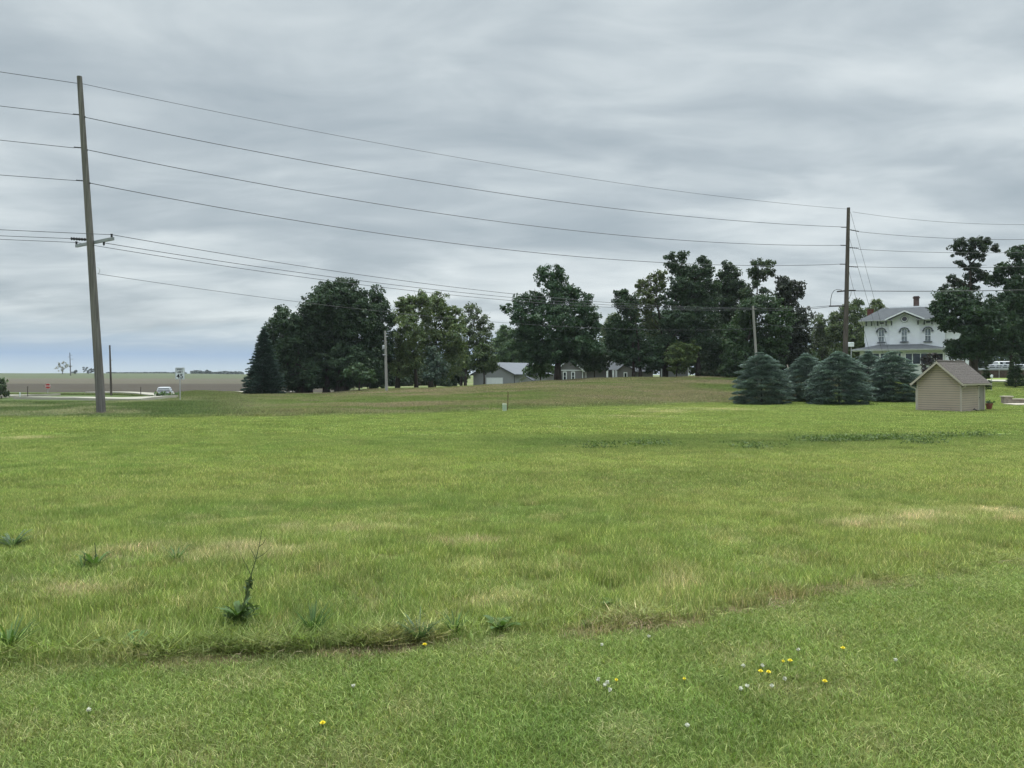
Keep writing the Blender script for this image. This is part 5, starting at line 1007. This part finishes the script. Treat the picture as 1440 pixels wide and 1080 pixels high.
for px, y, sz, lab in ((1217.5, 560.5, .16, 'smaller white garden ornament at the foot of the spruces'), (1226.8, 561.5, .28, 'taller white garden ornament at the foot of the spruces')):
    q = P(px, y, 71); q.z = zg(q.x, q.y); mb = MB(); mb.tube([(0, 0, 0), (0, 0, sz * .5), (sz * .05, 0, sz * 1.0), (sz * .1, 0, sz * 1.5), (sz * .15, 0, sz * 1.9)], [sz * .55, sz * .7, sz * .45, sz * .25, sz * .12], 10); mb.tube([(sz * .3, 0, sz * .4), (sz * .9, 0, sz * .8)], [sz * .3, .01], 8)
    o = mb.build('garden_ornament', M['trimw'], smooth_=True); o.location = q; tag(o, lab, 'ornament')

# ------------------------------------------------------------------ weeds and flowers close by
def ground_at(px, py):
    z = 0.0
    for _ in range(15):
        Y = (EYE - z) * F / (py - HY); z = zg(xw(px, Y), Y)
    return Vector((xw(px, Y), Y, z))
def blade_leaves(e, n, ln, wd, seed, up=.8, spread=.5, tint=(.055, .10, .028), z0=0.0, lobed=False, name='leaves'):
    rg = np.random.default_rng(seed); V = []; Q = []; b = 0; Sx_ = []
    for i in range(n):
        a = rg.random() * 6.283; l = ln * (.6 + .6 * rg.random()); w0 = wd * (.7 + .6 * rg.random()); el = up * (.6 + .6 * rg.random()); st = np.array([math.cos(a) * .01, math.sin(a) * .01, z0 * rg.random()])
        sd_ = np.array([-math.sin(a), math.cos(a), 0.0]); k = 6 if not lobed else 10; c0 = rg.uniform(.75, 1.3)
        for j in range(k + 1):
            t = j / k; r_ = l * spread * t; z = l * (el * t - el * .75 * t * t * (1.1 - up * .5)); c = st + np.array([math.cos(a) * r_, math.sin(a) * r_, z])
            wj = w0 * math.sin(math.pi * min(1, t * .92 + .06)) ** .7 * (1 if not lobed else (.55 + .65 * (j % 2))); V += [c - sd_ * wj + [0, 0, wj * .35], c, c + sd_ * wj + [0, 0, wj * .35]]; Sx_ += [c0] * 3
            if j: m = b + 3 * (j - 1); Q += [(m, m + 1, m + 4, m + 3), (m + 1, m + 2, m + 5, m + 4)]
        b += 3 * (k + 1)
    me = fastmesh(name, np.array(V), np.array(Q), shade=np.array(Sx_)); me.polygons.foreach_set('use_smooth', [True] * len(me.polygons)); return meshobj(name, me, foliage_mat(tint, .3), e)
# the tall weed
q = ground_at(334, 884); e = empty('tall_weed', q, 0, 'tall bent weed stalk with a leafy base, left foreground', 'weed'); k = q.y / F
mb = MB(); st = [(0, 0, 0), (.02, 0, .06), (6 * k, 0, 25 * k), (14 * k, -.01, 52 * k), (19 * k, 0, 75 * k), (26 * k, 0, 98 * k), (31 * k, 0, 120 * k), (35 * k, 0, 142 * k)]
mb.tube(st, [.006, .0055, .005, .0045, .004, .0032, .0025, .0012], 5)
for a, b_ in (((26 * k, 0, 98 * k), (47 * k, .02, 115 * k)), ((26 * k, 0, 98 * k), (13 * k, .03, 116 * k)), ((19 * k, 0, 75 * k), (5 * k, -.02, 108 * k)), ((30 * k, 0, 115 * k), (40 * k, 0, 127 * k)), ((16 * k, 0, 62 * k), (22 * k, .02, 72 * k))):
    a = Vector(a); b_ = Vector(b_); mb.tube([a, a.lerp(b_, .5) + Vector((.004, 0, -.006)), b_], [.0025, .002, .001], 4)
mb.build('stem', M['weedstem'], e)
blade_leaves(e, 60, .14, .012, 3, 1.0, .8, (.075, .130, .038), .10)
rg = np.random.default_rng(9); C = np.concatenate([rg.normal(size=(16, 3)) * [.010, .010, .028] + [14 * k, 0, 50 * k], rg.normal(size=(14, 3)) * [.005, .005, .022] + [18 * k, 0, 66 * k], rg.normal(size=(34, 3)) * [.030, .03, .012] + [12 * k, 0, 30 * k]])
V = leaf_quads(C, .018, rg, .2, long=2.6); me = fastmesh('seed_head', V, np.arange(len(V)).reshape(-1, 4), shade=np.ones(len(V))); meshobj('seed_head', me, foliage_mat((.075, .11, .045), .3), e)
WD = 'broad leaved weeds along the mown edge'
weeds = [(160, 912, .15, .020, 13, .9, 'broad leaved dock plant at the mown edge, left of the tall weed'), (188, 918, .13, .011, 24, 1.0, 'tuft of long pale folded leaves just right of the left dock plant'), (440, 896, .17, .007, 60, 1.25, 'dark grass tuft at the mown edge below and right of the tall weed'), (590, 902, .17, .008, 70, 1.1, 'big bluish grass tuft at the middle of the mown edge'), (704, 886, .15, .024, 14, .9, 'broad dock leaves at the mown edge, centre of the photo'),
         (640, 893, .12, .008, 40, 1.2, 'small grass tuft just left of the central dock leaves'), (865, 852, .15, .016, 26, .6, 'sprawling leafy weed in the meadow by the bare patch'), (133, 797, .16, .014, 16, 1.2, 'upright thistle in the meadow at the far left'), (118, 803, .12, .012, 9, 1.3, 'small dark thistle just left of the upright one'),
         (248, 790, .14, .010, 26, 1.1, 'dark grass clump in the meadow left of the tall weed top'), (14, 917, .20, .009, 55, 1.2, 'tall grass clump at the mown edge, cut by the left side of the photo'), (18, 770, .22, .012, 60, .9, 'bluish leafy clump in the meadow at the left side of the photo'), (830, 881, .09, .012, 8, .9, 'small single weed on the bare patch')]
for i, (px, py, ln, wd, n, up, lab) in enumerate(weeds):
    q = ground_at(px, py); thin = wd < .0125
    e = empty('grass_tuft' if thin else 'weed', q, 0, lab, 'grass tuft' if thin else 'weed', WD)
    blade_leaves(e, n, ln * (1.15 if thin else 1.0), wd * (.55 if thin else 1.0), 40 + i, up, .75 if not thin else .65, ((.085, .145, .042) if i not in (3, 11) else (.095, .145, .075)) if not i == 2 else (.060, .110, .030), .0, lobed=(i in (6, 7, 8)))
    if i in (7, 8):
        mb = MB(); mb.tube([(0, 0, 0), (.01, 0, ln * .7), (.0, 0, ln * 1.25)], [.006, .005, .003], 5); mb.build('stem', M['weedstem'], e)
# the dark weedy row across the middle distance
WR = 'dark weeds in the far row across the plot'; rnd = random.Random(12)
desc = ['leftmost', 'second from the left', 'third from the left', 'fourth from the left', 'fifth from the left', 'sixth from the left', 'seventh from the left', 'eighth from the left', 'ninth from the left', 'tenth from the left', 'eleventh from the left', 'rightmost']
for i, px in enumerate((846, 905, 1056, 1140, 1163, 1188, 1212, 1240, 1268, 1300, 1330, 1376)):
    q = ground_at(px, (632, 628, 632, 622, 623, 621, 622, 620, 620, 625, 616, 615)[i]); e = empty('weed', q, 0, desc[i] + ' dark weed clump in the far row before the spruces', 'weed', WR)
    rg = np.random.default_rng(90 + i); mb = MB()
    for j in range(9):
        a = rg.random() * 6.28; r_ = rg.random() * .5; mb.tube([(math.cos(a) * r_, math.sin(a) * r_ * .4, 0), (math.cos(a) * (r_ + .06), math.sin(a) * r_ * .4, rg.uniform(.10, .24))], [.006, .003], 4)
    mb.build('stems', M['weedstem'], e)
    C = np.stack([rg.normal(size=260) * .36, rg.normal(size=260) * .2, .03 + rg.random(260) ** 1.6 * .20], 1); V = leaf_quads(C, .036, rg, .3, long=2.2); me = fastmesh('leaves', V, np.arange(len(V)).reshape(-1, 4), shade=np.repeat(.7 + .6 * rg.random(260), 4)); meshobj('leaves', me, foliage_mat((.105, .150, .052), .25), e)
# flowers
DF = [(598, 907), (455, 1020), (1070, 946), (1080, 947), (1110, 930), (1101, 931), (1161, 960), (1186, 912), (963, 957), (866, 958)]
who = ['yellow dandelion right at the mown edge', 'yellow dandelion low down left of centre, alone in the lawn', 'left flower of the yellow dandelion pair in the right lawn', 'right flower of the yellow dandelion pair in the right lawn', 'yellow dandelion just above and right of the pair', 'tiny yellow dandelion bud beside the flower above the pair', 'yellow dandelion alone right of the bare spot', 'uppermost yellow dandelion, nearest the right part of the mown edge', 'small yellow dandelion between the clover patch and the bare spot', 'yellow dandelion in the clover patch']
def flower(name, label, cat, q, r, mat, group, seed, tall=.035):
    rg = np.random.default_rng(seed); e = empty(name, q, rg.random() * 6, label, cat, group); mb = MB(); mb.tube([(0, 0, 0), (.003, 0, tall * .6), (.004, 0, tall)], .0018, 5); mb.build('stem', M['weedstem'], e)
    mb = MB(); n = 22
    for rr, zz, m in ((1, .0, n), (.72, .004, n - 5), (.42, .007, 10)):
        for i in range(m):
            a = 6.283 * i / m + rr; c, s = math.cos(a), math.sin(a); wv = r * .13; L_ = r * rr * rg.uniform(.85, 1.1)
            mb.add([(.004 - s * wv * .5, c * wv * .5, tall + zz * .5), (.004 + c * L_ - s * wv, s * L_ + c * wv, tall + zz + .003), (.004 + c * L_ + s * wv, s * L_ - c * wv, tall + zz + .003), (.004 + s * wv * .5, -c * wv * .5, tall + zz * .5)], [(0, 1, 2, 3)])
    mb.tube([(.004, 0, tall - .004), (.004, 0, tall + .003)], [r * .3, r * .45], 8); mb.build('flower_head', mat, e)
for i, (px, py) in enumerate(DF):
    r = .0130 if i not in (5, 8, 9) else .009
    flower('dandelion', who[i], 'dandelion', ground_at(px, py + 8), r, M['yellow'], 'yellow dandelions in the mown lawn', i)
CL = [(841, 958), (850, 966), (857, 973), (853, 962), (496, 967), (912, 896), (846, 908), (1122, 915), (1259, 930), (1045, 938), (1072, 938), (1103, 957), (1085, 967), (1050, 967), (1041, 971), (124, 1002), (966, 1024)]
cw = ['leftmost clover flower of the white patch right of centre', 'lower left clover flower of the white patch right of centre', 'lowest clover flower of the white patch right of centre', 'middle clover flower of the white patch right of centre', 'lone white clover flower in the lawn left of centre', 'white clover flower just under the bare patch of the mown edge', 'white clover flower just under the mown edge near the centre', 'highest white clover flower, above the yellow pair', 'lone white clover flower in the right lawn', 'white clover flower left of the yellow dandelion pair', 'white clover flower just above the yellow dandelion pair', 'white clover flower between the yellow pair and the bare spot', 'white clover flower on the upper rim of the bare spot', 'right one of two white clover flowers left of the bare spot', 'left one of two white clover flowers left of the bare spot', 'white clover flower in the lawn at the far left', 'lowest white clover flower, below the clover patch']
for i, (px, py) in enumerate(CL):
    q = ground_at(px, py + 8); rg = np.random.default_rng(700 + i); e = empty('clover_flower', q, 0, cw[i], 'clover', 'white clover flowers in the mown lawn'); mb = MB(); mb.tube([(0, 0, 0), (.002, 0, .036)], .0012, 5); mb.build('stem', M['weedstem'], e)
    C = rg.normal(size=(40, 3)); C /= np.linalg.norm(C, axis=1, keepdims=True); C = C * [.0065, .0065, .006] + [.002, 0, .040]; V = leaf_quads(C, .0075, rg, .2); me = fastmesh('flower_head', V, np.arange(len(V)).reshape(-1, 4), shade=np.ones(len(V))); meshobj('flower_head', me, M['clover'], e)
# dry stalks lying about
mb = MB(); rnd = random.Random(4)
for px, py in [(rnd.uniform(820, 930), rnd.uniform(878, 893)) for _ in range(16)] + [(rnd.uniform(1370, 1440), rnd.uniform(790, 805)) for _ in range(12)] + [(rnd.uniform(60, 420), rnd.uniform(918, 932)) for _ in range(14)] + [(rnd.uniform(520, 700), rnd.uniform(898, 912)) for _ in range(12)] + [(rnd.uniform(1000, 1350), rnd.uniform(812, 862)) for _ in range(14)]:
    q = ground_at(px, py); a = rnd.uniform(-.9, .9); l = rnd.uniform(.03, .08); d = Vector((math.cos(a) * l, math.sin(a) * l, rnd.uniform(0, .04))); mb.tube([q + Vector((0, 0, .02)), q + d * .5 + Vector((0, 0, .035)), q + d + Vector((0, 0, .02))], rnd.uniform(.0007, .0014), 4)
o = mb.build('dry_stalks', M['straw']); tag(o, 'loose dry straw scattered along the mown edge', 'straw', kind='stuff')

# ------------------------------------------------------------------ air
mb = MB(); mb.box(-1500, 1500, -60, 1700, -40, 45); hzm = newmat('haze_air'); t_, n_, l_ = matnodes(hzm)
o_ = n_('ShaderNodeOutputMaterial'); v_ = n_('ShaderNodeVolumePrincipled'); l_(v_.outputs[0], o_.inputs['Volume']); v_.inputs['Color'].default_value = (.80, .88, .96, 1); v_.inputs['Density'].default_value = .00012
hz_o = mb.build('haze', hzm); tag(hz_o, kind='stuff')
